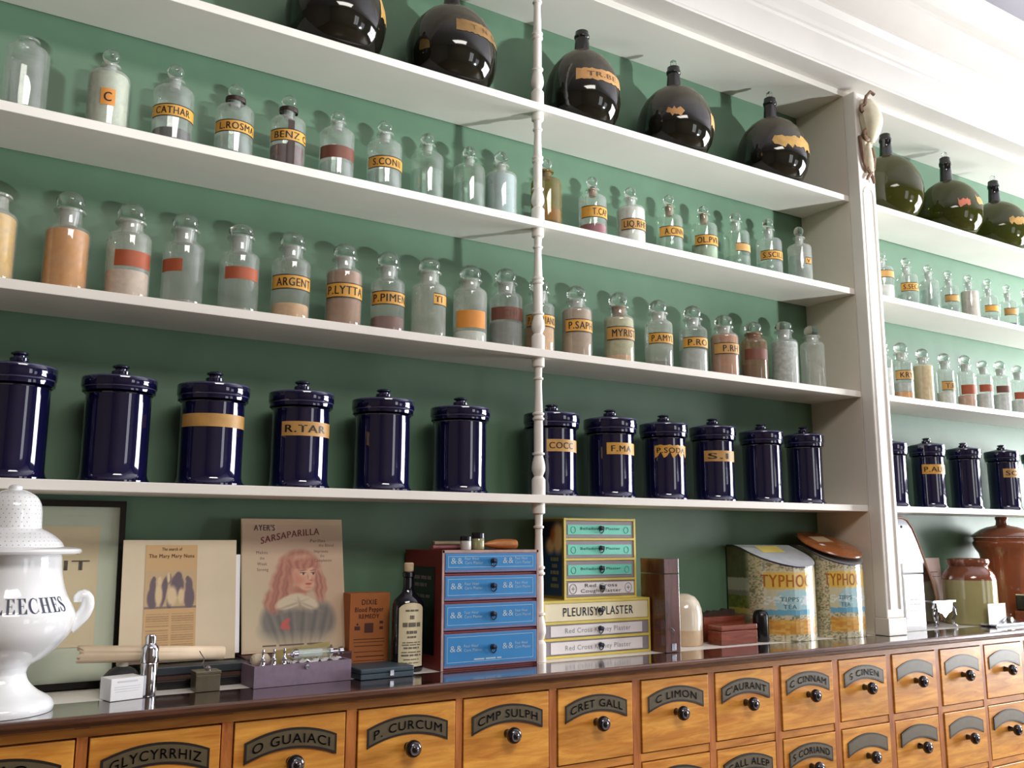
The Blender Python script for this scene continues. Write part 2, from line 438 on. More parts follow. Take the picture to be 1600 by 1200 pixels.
# corbel at the head of the pilaster
bm = bmesh.new()
shell = []
for i in range(9):
    t = i / 8
    shell.append((t, .036 * math.sin(PI * min(1, .18 + t * .75)) ** .8))
seg = 20; rings = []
for t, r in shell:
    z = 2.905 - t * .15; yo = 1.752 - .020 * math.sin(PI * t * .8)
    rings.append([bm.verts.new((xm + .008 + r * math.cos(2 * PI * k / seg) * (1 + .05 * math.cos(8 * 2 * PI * k / seg)), yo + r * .95 * math.sin(2 * PI * k / seg), z)) for k in range(seg)])
for i in range(8):
    for k in range(seg): bm.faces.new([rings[i][k], rings[i][(k + 1) % seg], rings[i + 1][(k + 1) % seg], rings[i + 1][k]])
bm.faces.new(rings[0]); bm.faces.new(rings[-1])
lathe(bm, [(0, 0), (.012, .004), (.014, .03), (.010, .075), (.007, .10), (0, .104)], seg=12, cx=xm + .004, cy=1.748, cz=2.655)
corb = U('corbel', bm, M_shell, 'cream shell corbel with worn gilt scrolls', True)
bm = bmesh.new()
def spiral(cx, cz, r0, r1, a0, a1, y, n=18):
    return [(cx + (r0 + (r1 - r0) * i / n) * math.cos(a0 + (a1 - a0) * i / n), y, cz + (r0 + (r1 - r0) * i / n) * math.sin(a0 + (a1 - a0) * i / n)) for i in range(n + 1)]
tube(bm, [(xm + .012, 1.72, 2.915), (xm - .004, 1.722, 2.922), (xm - .018, 1.728, 2.905), (xm - .02, 1.735, 2.875)] , .0055, 8)
tube(bm, spiral(xm - .024, 2.862, .018, .006, .3, 5.6, 1.738), .006, 8)
tube(bm, spiral(xm - .012, 2.775, .02, .007, 1.2, 6.6, 1.738), .0075, 8)
tube(bm, [(xm - .03, 1.75, 2.775), (xm - .028, 1.748, 2.73), (xm - .024, 1.748, 2.69), (xm - .012, 1.746, 2.662)], [.008, .007, .006, .005], 8)
tube(bm, [(xm + .02, 1.745, 2.745), (xm + .028, 1.746, 2.71), (xm + .022, 1.747, 2.672), (xm + .004, 1.746, 2.65)], [.006, .006, .006, .004], 8)
tube(bm, [(xm - .012, 1.744, 2.668), (xm + .012, 1.744, 2.640), (xm + .018, 1.745, 2.622)], [.006, .006, .004], 8)
tube(bm, [(xm + .016, 1.744, 2.668), (xm - .008, 1.744, 2.642), (xm - .016, 1.745, 2.63)], [.006, .006, .004], 8)
for v in bm.verts: v.co.z -= T
mesh_obj('scroll', bm, M_gilt, corb, True)['label'] = 'brown worn gilt scrolls'
# turned columns between the shelves
CX, CY = 1.217, 1.822
def col_bm(z0, z1):
    h = z1 - z0; bm = bmesh.new()
    q = [(0, 0), (.0165, 0), (.0165, .11), (.0150, .118), (.0105, .135), (.0125, .15), (.016, .175), (.0165, .20), (.0150, .235), (.0115, .275), (.0108, .285), (.0150, .29), (.0150, .302), (.0112, .306),
         (.0112, .50), (.0106, .535), (.0145, .545), (.0145, .556), (.0115, .562), (.0115, .575), (.0145, .58), (.0145, .592), (.0110, .60), (.0088, .80), (.0092, .835), (.0125, .84), (.0125, .852), (.0090, .856), (.0098, .925), (.0155, .935), (.0155, 1), (0, 1)]
    lathe(bm, [(r, z0 + t * h) for r, t in q], seg=20, cx=CX, cy=CY)
    return bm
for z0, z1 in ((T, ZS[0] - TH), (ZS[0], ZS[1] - TH), (ZS[1], ZS[2] - TH), (ZS[2], ZS[3] - TH), (ZS[3], ZE)):
    U('turned_column', col_bm(z0, z1), M_white, None, True)
# cornice
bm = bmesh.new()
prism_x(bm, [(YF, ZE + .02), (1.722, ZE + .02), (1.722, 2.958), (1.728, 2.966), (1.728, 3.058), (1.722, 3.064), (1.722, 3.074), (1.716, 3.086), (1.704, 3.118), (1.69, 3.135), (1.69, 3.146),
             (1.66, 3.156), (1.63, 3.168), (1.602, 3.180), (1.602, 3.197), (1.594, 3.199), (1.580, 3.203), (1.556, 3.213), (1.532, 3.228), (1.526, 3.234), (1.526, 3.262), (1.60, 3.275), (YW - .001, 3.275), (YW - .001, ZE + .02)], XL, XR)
U('cornice', bm, mat('cornice_dimmed_white', rgb(216, 212, 206), 0.5, .03, 6))  # the shelving's white, darkened to offset strong light on the cornice

# ------------------------------------------------------------------ worktop and drawer chest
bm = bmesh.new(); box(bm, XL, XR, YT + .006, YF - .0005, T - .012, T - .0006)
top = mesh_obj('countertop', bm, M_top); tag(top, 'dark polished wooden countertop above the drawers', 'countertop')
bm = bmesh.new()
prism_x(bm, [(YT + .006, T - .0006), (YT + .002, T - .0015), (YT, T - .004), (YT, T - .010), (YT + .003, T - .0125), (YT + .01, T - .014), (YT + .014, T - .02), (YT + .02, T - .024), (YT + .03, T - .024), (YT + .03, T - .012), (YT + .006, T - .012)], XL, XR)
mesh_obj('nosing', bm, M_nose, top)['label'] = 'worn brown moulded front edge'
chest = thing('drawer_chest', 'long orange brown wooden apothecary chest of small labelled drawers', 'chest of drawers', (0, 0, 0))
bm = bmesh.new(); box(bm, XL, XR, YD + .03, YW - .001, 0.0, T - .0245)
mesh_obj('carcass', bm, M_rail, chest)
lefts = [0.0195, .2501, .4866, .7203, .9502, 1.1834, 1.4167, 1.6505, 1.8797, 2.1062, 2.3338, 2.5596, 2.7866, 3.0105, 3.238]
rights = [.2303, .4643, .6972, .9324, 1.1615, 1.392, 1.6273, 1.8540, 2.0803, 2.3083, 2.5348, 2.7663, 2.9904, 3.217, 3.445]
rows = [(1.016, 1.1755), (.8375, .996), (.66, .818)]
bm = bmesh.new()
for (a, b) in ((rows[0][1] + .0015, T - .0245), (rows[1][1] + .0015, rows[0][0] - .0015), (rows[2][1] + .0015, rows[1][0] - .0015)): box(bm, XL, XR, YD + .0035, YD + .03, a, b)
mesh_obj('rail', bm, M_rail, chest)
for i in range(len(lefts)):
    a = rights[i - 1] if i else -.003
    mesh_obj('stile', nbox(a + .0015, lefts[i] - .0015, YD + .002, YD + .03, 0.02, rows[0][1] + .0015), M_stile, chest)
def arc_plate(cx, z, w, h, y0, y1, sag):
    bm = bmesh.new(); n = 16; e = .0042
    def zz(u): return z - sag * (2 * u / w) ** 2
    us = [-w / 2, -w / 2 + e] + [-w / 2 + e + (w - 2 * e) * i / n for i in range(1, n)] + [w / 2 - e, w / 2]
    vv = [0, e, h - e, h]
    g = [[bm.verts.new((cx + u, y0, zz(u) + v)) for v in vv] for u in us]
    b = [[bm.verts.new((cx + u, y1, zz(u) + v)) for v in (0, h)] for u in us]
    for i in range(len(us) - 1):
        for k in range(3):
            f = bm.faces.new([g[i][k], g[i + 1][k], g[i + 1][k + 1], g[i][k + 1]])
            f.material_index = 1 if k != 1 or i in (0, len(us) - 2) else 0
        for q in ([g[i][0], b[i][0], b[i + 1][0], g[i + 1][0]], [g[i][3], g[i + 1][3], b[i + 1][1], b[i][1]]):
            f = bm.faces.new(q); f.material_index = 1
    return bm
KN = [(.009, 0), (.0075, .006), (.0065, .012), (.0075, .016), (.0135, .019), (.0165, .024), (.0165, .029), (.0140, .034), (.0105, .036), (.0100, .0345, 1), (.0065, .0345, 1), (.0060, .037), (.0035, .0385), (0, .039)]
def knob_bm(cx, z, y):
    bm = bmesh.new(); lathe(bm, KN, seg=20)
    for v in bm.verts: v.co = Vector((cx + v.co.x, y - v.co.z, z + v.co.y))
    return bm
names1 = ['LLAG', 'GLYCYRRHIZ', 'O GUAIACI', 'P. CURCUM', 'CMP SULPH', 'CRET GALL', 'C LIMON', "C'AURANT", 'C CINNAM', 'S CINEN', '', '', '', '', '']
names2 = [None, None, None, None, None, '', '', 'GALL ALEP', 'S CORIAND', '', '', '', '', '', '']
def drawer(i, row, text):
    a, b = lefts[i], rights[i]; z0, z1 = rows[row]; cx = (a + b) / 2; yy = YD + rnd.uniform(-.0015, .0015)
    bm = bmesh.new(); box(bm, a + .0012, b - .0012, yy, YD + .03, z0 + .0012, z1 - .0012, bev=.0014)
    for v in bm.verts: v.co -= Vector((cx, YD, z0))
    d = mesh_obj('drawer', bm, M_drawer, chest, False, (cx, YD, z0))
    if text: d['label'] = 'drawer lettered ' + text
    h = z1 - z0; w = (b - a) * .82
    bm = arc_plate(0, .105, w, .036, -.0032, .002, .019)
    pl = mesh_obj('nameplate', bm, [M_plate, M_plate_edge], d)
    mesh_obj('knob', knob_bm(0, .082, 0.0005), [M_knob, M_knob_ring], d, True)
    if text:
        sag = .019
        def f(u, v): return (u, -.0040, .105 + .0095 - sag * (2 * u / w) ** 2 + v)
        lw = min(w * .84, w * .105 * len(text))
        lettering(text, f, .0165, M_plate_ink, d, lw)
for i, s in enumerate(names1): drawer(i, 0, s)
for i, s in enumerate(names2):
    if s is not None: drawer(i, 1, s)
for i in range(11, 15): drawer(i, 2, '')
# ------------------------------------------------------------------ bottles, jars, canisters, carboys
D2R = PI / 180
def view_az(x, y): return math.atan2(x, y) / D2R       # bearing of a spot from the middle of the shop
POW = {}
def powder(key, c, var=.12):
    if key not in POW: POW[key] = mat('powder_' + key, rgb(*c), .85, var, 90)
    return POW[key]
LAB = {'amber': M_amber, 'ochre': M_ochre, 'maroon': M_maroon, 'rust': M_rust, 'orange': M_orange}
def vessel(kind, x, y, z, r, zs, zn, zt, rn, lip, ball, label, cat, group, glass, lab=None, fill=None, stopper='glass', neckmat=None, flat=1.0, jit=0.0):
    t = thing(kind, label, cat, (x, y, z), 0, group)
    sh = zs
    prof = [(0, .003), (r * .80, .0015), (r * .93, .0), (r * .99, .006), (r, .012), (r, sh - r * .30), (r * .985, sh - r * .17), (r * .90, sh - r * .04), (r * .74, sh + r * .04), (rn * 1.25, sh + r * .10), (rn * 1.04, sh + r * .2),
            (rn, sh + (zn - sh) * .55), (rn, zn - .006), (lip, zn - .005), (lip * 1.02, zn - .002), (lip * .97, zn), (rn * .84, zn)]
    mesh_obj('body', nlathe(prof, seg=40), glass, t, True)
    if stopper:
        bm = bmesh.new(); hb = zt - zn
        br = ball; bz = zn + hb - br * (hb * .5 / br if False else 1) * 1.0
        a = min(br, hb * .56); cz = zt - a
        plug = rn * .80
        q = [(0, zs + (zn - zs) * .12, 1), (plug * .82, zs + (zn - zs) * .12, 1), (plug, zn - .001, 1), (plug * 1.05, zn + .001, 1), (plug * .80, zn + .003, 0)]
        for k in range(2, 13):
            ph = -PI / 2 + PI * k / 12 * 1.0
            q.append((max(0, br * math.cos(ph)) if k < 12 else 0, cz + a * math.sin(ph), 0))
        q = [p for i, p in enumerate(q) if i < 5 or p[1] > zn + .003]
        lathe(bm, q, seg=28)
        sm = {'glass': [M_stop, M_ground], 'cork': [M_stop, M_cork], 'seal': [M_stop, M_darkseal]}[stopper]
        so = mesh_obj('stopper', bm, sm, t, True)
    if neckmat:
        mesh_obj('neck_seal', nlathe([(lip * 1.04, zn - .009), (lip * 1.08, zn - .006), (lip * 1.06, zn + .0008), (rn * .9, zn + .0012)], seg=28), neckmat, t, True)
    if fill:
        for k, (z0, z1, m) in enumerate(fill):
            ri = r * .945
            z1 = min(z1, sh - r * .02)
            q = [(0, z0), (ri * .97, z0), (ri, z0 + .004)]
            if z1 > sh - r * .30: q += [(ri, sh - r * .34), (ri * .96, sh - r * .2), (ri * .86, z1 - r * .05), (ri * .6, z1), (0, z1)]
            else: q += [(ri, z1 - .002), (ri * .98, z1), (0, z1 + .002)]
            mesh_obj('contents', nlathe(q, seg=36), m, t, True)
    if lab:
        col, zc, h, a0, a1 = lab[:5]; txt = lab[5] if len(lab) > 5 else None
        b0 = lab[6] if len(lab) > 6 else a0; b1 = lab[7] if len(lab) > 7 else a1
        bm = bmesh.new(); rl = r + .0007
        edge = .0022 if col in ('amber', 'ochre') else 0
        band(bm, rl, a0 * D2R, a1 * D2R, zc - h / 2, zc + h / 2, max(6, int((a1 - a0) / 6)), edge=edge)
        lo = mesh_obj('label', bm, [LAB[col], M_ink], t, True)
        if txt:
            hh = h * .56; wd = (b1 - b0) * D2R * rl
            lettering(txt, on_cyl(rl + .0005, (b0 + b1) / 2 * D2R, zc - hh / 2), hh, M_ink if col != 'maroon' else M_brownink, lo, wd)
    return t
def PX(r_, m): return m
zB, zC, zD, zA = [q + .0006 for q in (ZS[2], ZS[1], ZS[0], ZS[3])]
P = powder
gB = 'glass bottles on the third shelf'; gC = 'glass jars on the second shelf'
WATER = thin_glass('clear_liquid', (.80, .88, .86), .16, (.62, .68, .66), .2)
MILK = mat('milky_liquid', rgb(176, 200, 208), .3, .04, 8)
# --- upper row: (x, r, zt, zn, zs, glass, label, fill, stopper, neck, description)
def up(x, r, zt, zn, zs, desc, glass=None, lab=None, fill=None, stopper='glass', neck=None, y=1.865):
    return vessel('apothecary_bottle', x, y, zB, r, zs, zn, zt, r * .36, r * .50, r * .42, desc, 'bottle', gB, glass or M_clear, lab, fill, stopper, neck)
up(.075, .0391, .158, .1579, .138, 'wide clear glass bottle without a stopper, far left of the third shelf', M_clear, None, None, None)
up(.221, .0385, .1834, .1475, .1283, 'cloudy glass bottle with a small square orange label lettered C', M_dusty, ('orange', .0655, .034, -27, 12, 'C', -18, 2), [(.003, .118, P('cloud', (196, 200, 180)))])
up(.345, .0398, .1866, .1495, .1296, 'stoppered bottle with amber label CATHAR and black liquid in its bottom', M_clear, ('amber', .0691, .027, -85, 70, 'CATHAR', -62, 40), [(.003, .034, P('tar', (26, 14, 22)))])
up(.470, .0395, .1775, .1437, .1217, 'dark-collared stoppered bottle with amber label L.ROSMA', M_clear, ('amber', .0676, .027, -85, 65, 'L.ROSMA', -60, 56), [(.003, .05, WATER)], 'glass', M_darkseal)
t_benz = up(.586, .0380, .1841, .1508, .1252, 'stoppered bottle with amber label BENZ C and dark red contents', M_clear, ('amber', .0768, .028, -85, 70, 'BENZ C', -62, 58), [(.003, .057, P('benz', (84, 34, 34)))], 'glass', M_darkseal)
bm = bmesh.new(); band(bm, .0394, -17 * D2R, 6 * D2R, .004, .063, 5); box(bm, -.012, .002, -.0395, -.0389, .09, .11, bev=.0002)
mesh_obj('drip_stain', bm, M_darkseal, t_benz)['label'] = 'black drip down the front'
up(.700, .0389, .1769, .1482, .1265, 'clear stoppered bottle with a faded dark brown label band', M_clear, ('maroon', .0651, .029, -85, 60), [(.003, .045, WATER)])
up(.817, .0405, .1828, .1509, .1255, 'clear stoppered bottle with amber label S.CONII', M_clear, ('amber', .0672, .029, -85, 62, 'S.CONII', -62, 36), [(.003, .05, WATER)])
up(.928, .0392, .1800, .1489, .1229, 'clear unlabelled stoppered bottle right of the S.CONII bottle', M_greenish, None, [(.003, .08, WATER)])
up(1.043, .0393, .1732, .1431, .1189, 'greenish unlabelled stoppered bottle left of the milky blue bottle', M_greenish, None, [(.003, .07, WATER)])
up(1.135, .0402, .1823, .1439, .1201, 'stoppered bottle full of milky pale blue liquid, left of the turned column', M_dusty, None, [(.003, .116, MILK)])
up(1.272, .0398, .1942, .1606, .1342, 'brownish yellow stoppered bottle just right of the turned column', M_amberglass, None, [(.003, .016, P('sedim', (70, 26, 30))), (.017, .05, P('orangeliq', (196, 120, 40)))], 'cork')
up(1.422, .0375, .1778, .1416, .1200, 'corked bottle with amber label T.CAP and crimson liquid in its bottom', M_clear, ('amber', .0685, .033, -88, 50, 'T.CAP', -37, 34), [(.003, .036, P('crimson', (140, 20, 52)))], 'cork')
up(1.553, .0392, .1766, .1432, .1154, 'opaque white filled bottle with dark amber label LIQ.RHE', M_dusty, ('ochre', .0584, .032, -80, 48, 'LIQ.RHE', -68, 34), [(.003, .113, P('white', (232, 230, 228)))])
up(1.693, .0374, .1835, .1473, .1168, 'pale green bottle with amber label A.CINN', M_greenish, ('amber', .0644, .031, -88, 45, 'A.CINN', -62, 30), [(.003, .055, WATER)], 'cork')
up(1.826, .0381, .1777, .1503, .1191, 'clear bottle with amber label OL.PVR', M_greenish, ('amber', .0629, .032, -86, 45, 'OL.PVR', -74, 30), [(.003, .055, P('oil', (170, 178, 158)))], 'cork')
up(1.957, .0388, .1830, .1520, .1200, 'pale bottle with only a torn brown label scrap at its right', M_greenish, ('ochre', .0640, .026, -48, 45), [(.003, .04, WATER)])
up(2.096, .0385, .1906, .1536, .1208, 'clear stoppered bottle with amber label S.SCILL', M_clear, ('amber', .0642, .030, -88, 42, 'S.SCILL', -76, 28), [(.003, .045, WATER)])
up(2.234, .0363, .1899, .1541, .1268, 'shaded grey bottle in the corner with a yellow scrap lettered V', M_dusty, ('amber', .0701, .022, -22, 14, 'V', -16, 4), [(.003, .09, WATER)])
up(2.640, .0375, .1806, .1491, .1199, 'bottle with brown label and white contents half hidden by the pilaster', M_clear, ('ochre', .0918, .026, -85, 45), [(.003, .055, P('white', (232, 230, 228)))])
up(2.776, .0348, .1801, .1457, .1159, 'clear stoppered bottle with amber label S.SECA', M_clear, ('amber', .0682, .03, -90, 38, 'S.SECA', -76, 28), [(.003, .045, WATER)])
up(2.902, .0316, .1755, .1451, .1147, 'small clear unlabelled bottle right of the S.SECA bottle', M_clear, None, [(.003, .08, WATER)])
up(3.021, .0300, .1734, .1400, .1115, 'small clear bottle with blank amber band, second right of the S.SECA bottle', M_clear, ('ochre', .0643, .026, -88, 40), [(.003, .04, WATER)])
up(3.146, .0305, .1774, .1472, .1167, 'small bottle of pale pinkish liquid, third right of the S.SECA bottle', M_clear, None, [(.003, .11, P('pinkpale', (222, 208, 196)))])
up(3.268, .0300, .1807, .1411, .1115, 'small clear bottle with brown and amber band, fourth right of the S.SECA bottle', M_clear, ('amber', .0608, .026, -88, 40), [(.003, .035, WATER)])
up(3.395, .0300, .1777, .1424, .1097, 'small bottle with amber band above a dark sediment near the right edge', M_clear, ('ochre', .0658, .028, -88, 40), [(.003, .022, P('tar', (26, 14, 22)))])
up(3.516, .0290, .1755, .1421, .1114, 'small clear bottle cut by the right edge on the third shelf', M_clear, None, [(.003, .08, WATER)])
# --- wide-mouthed jars
def lo(x, r, zt, zn, zs, desc, glass=None, lab=None, fill=None, stopper='glass', neck=None, y=1.87):
    return vessel('apothecary_jar', x, y, zC, r, zs, zn, zt, r * .56, r * .70, r * .64, desc, 'jar', gC, glass or M_clear, lab, fill, stopper, neck)
lo(.045, .0415, .19, .170, .1339, 'unstoppered jar full of bright yellow powder at the left edge', M_dusty, ('maroon', .0796, .03, -40, 12), [(.003, .131, P('yellow', (240, 186, 60)))], None)
lo(.171, .0399, .2021, .1647, .1276, 'glass stoppered jar full of orange powder', M_clear, None, [(.003, .118, P('orange', (224, 150, 66)))])
t_s = lo(.281, .0410, .2023, .1625, .1360, 'stoppered jar of pale pink powder with a rust red label', M_dusty, ('rust', .0784, .032, -45, 62), [(.003, .056, P('pink', (232, 200, 184)))])
lo(.385, .0401, .2014, .1645, .1333, 'empty clear jar with a small red label at its left side', M_clear, ('rust', .0813, .026, -85, -14), [(.003, .012, P('dust', (150, 148, 140)))])
lo(.498, .0403, .1982, .1701, .1323, 'empty clear jar with a wide rust red label', M_clear, ('rust', .0834, .026, -58, 50), [(.003, .010, P('dust', (150, 148, 140)))])
lo(.609, .0408, .2031, .1669, .1367, 'stoppered jar with amber label ARGENT over peach powder', M_clear, ('amber', .0810, .032, -86, 58, 'ARGENT', -62, 50), [(.003, .036, P('peach', (224, 176, 130)))])
lo(.730, .0399, .1985, .1627, .1346, 'jar full of brownish pink powder with amber label P.LYTTA', M_clear, ('amber', .0810, .034, -86, 60, 'P.LYTTA', -76, 48), [(.003, .130, P('lytta', (168, 122, 92)))])
lo(.836, .0387, .1971, .1590, .1271, 'stoppered jar with amber label P.PIMEN and maroon powder in its bottom', M_clear, ('amber', .0791, .032, -86, 60, 'P.PIMEN', -76, 52), [(.003, .037, P('pimen', (122, 66, 58)))])
lo(.941, .0403, .2012, .1636, .1308, 'empty grey glass jar with a yellow label scrap lettered TI', M_dusty, ('amber', .0922, .028, -10, 60, 'TI', -6, 22), None)
lo(1.052, .0408, .2004, .1619, .1369, 'pale jar with a square orange label above white powder', M_dusty, ('orange', .0582, .042, -80, 32), [(.003, .03, P('white', (232, 230, 228)))])
lo(1.153, .0414, .2086, .1691, .1396, 'clear jar with dark brown label CHI left of the turned column', M_clear, ('maroon', .0854, .032, -88, 55, 'CHI', -40, 10), [(.003, .065, P('greycr', (128, 130, 126)))])
lo(1.252, .0387, .1992, .1607, .1289, 'jar of peach powder with amber label half hidden behind the turned column', M_clear, ('amber', .0814, .032, -88, 55, 'P.CORIAND', -78, 44), [(.003, .066, P('peach', (224, 176, 130)))])
lo(1.369, .0397, .1968, .1572, .1350, 'jar full of pinkish beige powder with amber label P.SAPH', M_clear, ('amber', .0831, .034, -80, 52, 'P.SAPH', -66, 36), [(.003, .131, P('saph', (178, 150, 126)))])
lo(1.508, .0407, .2000, .1575, .1302, 'jar of cream powder with dark amber label MYRIST', M_clear, ('ochre', .0798, .036, -88, 50, 'MYRIST', -64, 38), [(.003, .022, P('peach', (224, 176, 130))), (.0225, .127, P('creamp', (196, 188, 150)))], 'cork')
lo(1.647, .0382, .1984, .1602, .1348, 'clear grey jar with amber label P.AMYL', M_dusty, ('amber', .0832, .031, -84, 46, 'P.AMYL', -70, 32), [(.003, .02, P('darkp', (70, 62, 58)))])
lo(1.775, .0394, .1997, .1605, .1334, 'jar of greyish white powder with amber label P.RO', M_clear, ('amber', .0862, .031, -86, 46, 'P.RO', -64, 22), [(.003, .068, P('greyw', (186, 188, 184)))])
lo(1.896, .0405, .1884, .1514, .1305, 'jar full of brown orange powder with amber label P.RH', M_clear, ('ochre', .0825, .033, -88, 44, 'P.RH', -50, 18), [(.003, .128, P('rhei', (186, 122, 80)))])
lo(2.017, .0384, .1841, .1471, .1276, 'jar with its upper half stained brown and a brown label', thin_glass('stained_glass', (.7, .6, .5), .28, (.42, .28, .18)), ('maroon', .0794, .032, -88, 44), [(.003, .05, P('greycr', (128, 130, 126)))], 'cork')
lo(2.149, .0404, .2010, .1718, .1411, 'jar full of white grey crystals without a label', M_clear, None, [(.003, .136, P('cryst', (206, 208, 206), .25))])
lo(2.275, .0365, .2050, .1703, .1479, 'empty grey jar in the corner beside the white crystal jar', M_dusty, None, None)
lo(2.615, .034, .2020, .1640, .1370, 'clear jar mostly hidden behind the pilaster on the second shelf', M_clear, None, [(.003, .1, P('white', (232, 230, 228)))])
lo(2.720, .0346, .2034, .1636, .1372, 'jar with amber label KRY above orange sediment', M_clear, ('ochre', .0860, .033, -90, 40, 'KRY', -64, 10), [(.003, .03, P('orange', (224, 150, 66))), (.031, .06, P('greyw', (186, 188, 184)))])
lo(2.838, .0320, .1945, .1607, .1383, 'jar full of pale peach powder right of the KRY jar', M_clear, None, [(.003, .133, P('palepeach', (236, 206, 160)))])
lo(2.963, .0300, .1924, .1603, .1329, 'jar of white powder with dark amber label T.R', M_clear, ('ochre', .0720, .032, -80, 36, 'T.R', -56, 6), [(.003, .05, P('white', (232, 230, 228)))])
lo(3.087, .0305, .1990, .1616, .1359, 'jar with orange red label over pink contents, right of the T.R jar', M_clear, ('rust', .0700, .034, -90, 40), [(.003, .05, P('pinkish', (226, 170, 140)))])
lo(3.198, .0280, .1905, .1633, .1373, 'slim jar of white powder with a bright red label', M_clear, ('rust', .0850, .026, -90, 40), [(.003, .066, P('white', (232, 230, 228)))])
lo(3.308, .0300, .2011, .1672, .1416, 'jar of white powder with a dark red brown label', M_clear, ('maroon', .0900, .026, -90, 40), [(.003, .072, P('white', (232, 230, 228)))])
lo(3.424, .0290, .1959, .1664, .1370, 'jar with low red label at the right edge of the second shelf', M_clear, ('rust', .0760, .026, -90, 40), [(.003, .060, P('white', (232, 230, 228)))])
# --- canisters
def canister(x, r, zl, zb, zk, desc, lab=None, y=1.885):
    """r: lid radius; zb lid bottom, zl lid top, zk knob top"""
    t = thing('canister', desc, 'canister', (x, y, zD), 0, 'cobalt canisters on the lowest shelf')
    b = r * .865
    mesh_obj('body', nlathe([(0, 0), (b * 1.10, 0), (b * 1.10, .004), (b * 1.04, .008), (b * 1.0, .016), (b * .995, .05), (b, zb - .004), (b * 1.04, zb - .002), (b * .9, zb)], seg=56), M_canister, t, True)
    z = zb; h = zl - zb
    lid = mesh_obj('lid', nlathe([(0, z + .0005), (b * 1.03, z + .0005), (r * .965, z + .002), (r * .97, z + h * .30), (r * .985, z + h * .36, 1), (r, z + h * .42), (r, z + h * .92), (r * .985, z + h * 1.0, 1), (r * .93, z + h * 1.04), (r * .55, z + h * 1.16), (r * .24, z + h * 1.34), (0, z + h * 1.34)], seg=56), [M_canister, M_rim], t, True)
    z = zl + h * .30; q = zk - z; k = r * .235
    mesh_obj('knob', nlathe([(0, z - .001), (k * 1.05, z - .001), (k * 1.05, z + q * .30), (k * .95, z + q * .36, 1), (k * .66, z + q * .42), (k * .66, z + q * .55), (k * .98, z + q * .66), (k * .96, z + q * .80), (k * .6, z + q * .95), (0, z + q)], seg=28), [M_canister, M_rim], lid, True)
    if lab:
        col, zc, h, a0, a1 = lab[:5]; rl = b + .0007
        bm = bmesh.new(); n = 14
        def edge(i): return .0025 * math.sin(i * 2.1 + x * 40) * (lab[8] if len(lab) > 8 else 0)
        cs = []
        for i in range(n + 1):
            th = (a0 + (a1 - a0) * i / n) * D2R; e = edge(i)
            cs.append([bm.verts.new((rl * math.sin(th), -rl * math.cos(th), zz)) for zz in (zc - h / 2 + e * (2.6 if i > n / 2 else 4), zc + h / 2 + e * .6)])
        for i in range(n): bm.faces.new([cs[i][0], cs[i + 1][0], cs[i + 1][1], cs[i][1]])
        lo_ = mesh_obj('label', bm, LAB[col], t, True)
        if len(lab) > 5 and lab[5]: lettering(lab[5], on_cyl(rl + .0005, (lab[6] + lab[7]) / 2 * D2R, zc - h * .26), h * .52, M_ink if len(lab) < 10 else M_brownink, lo_, (lab[7] - lab[6]) * D2R * rl)
    return t
canister(.110, .0660, .2060, .1700, .2372, 'cobalt blue lidded canister cut by the left edge')
canister(.285, .0687, .1996, .1707, .2300, 'plain cobalt canister second from the left edge')
canister(.464, .0714, .2016, .1686, .2339, 'cobalt canister with a blank tan paper band', ('ochre', .1271, .026, -80, 78))
canister(.649, .0690, .2015, .1696, .2322, 'cobalt canister with tan label R.TAR', ('ochre', .1221, .030, -58, 66, 'R.TAR', -50, 36))
canister(.839, .0702, .2015, .1694, .2307, 'plain cobalt canister right of the R.TAR canister')
canister(1.037, .0711, .1989, .1684, .2281, 'plain cobalt canister standing left of the turned column')
canister(1.299, .0708, .2042, .1685, .2320, 'cobalt canister with tan label COCC right behind the turned column', ('ochre', .1226, .030, -46, 55, 'COCC', -40, 22))
canister(1.485, .0701, .2040, .1660, .2330, 'cobalt canister with yellow label F.MA', ('amber', .1248, .030, -47, 48, 'F.MA', -36, 20))
canister(1.669, .0660, .2035, .1665, .2320, 'cobalt canister with torn yellow label P.SODA', ('amber', .1301, .027, -66, 48, 'P.SODA', -60, 26, 1.0))
canister(1.852, .0655, .2070, .1690, .2350, 'cobalt canister with a faded brown label lettered S I', ('ochre', .1237, .030, -70, 40, 'S.I', -58, 0))
canister(2.047, .0640, .2060, .1690, .2330, 'plain cobalt canister right of the faded S I canister')
canister(2.232, .0600, .2080, .1710, .2370, 'plain cobalt canister in the corner by the divider panel')
canister(2.642, .0600, .2058, .1679, .2330, 'plain cobalt canister cut by the white pilaster')
canister(2.849, .0590, .2110, .1730, .2385, 'cobalt canister with yellow label P.ALU', ('amber', .1285, .032, -78, 40, 'P.ALU', -70, 14))
canister(3.061, .0580, .2087, .1740, .2340, 'plain cobalt canister right of the P.ALU canister')
canister(3.299, .0590, .2120, .1755, .2395, 'cobalt canister with a scuffed brown label SCI near the right edge', ('ochre', .1330, .032, -60, 40, 'SCI', -50, 8))
canister(3.539, .0560, .2150, .1790, .2410, 'cobalt canister at the right edge of the photo')
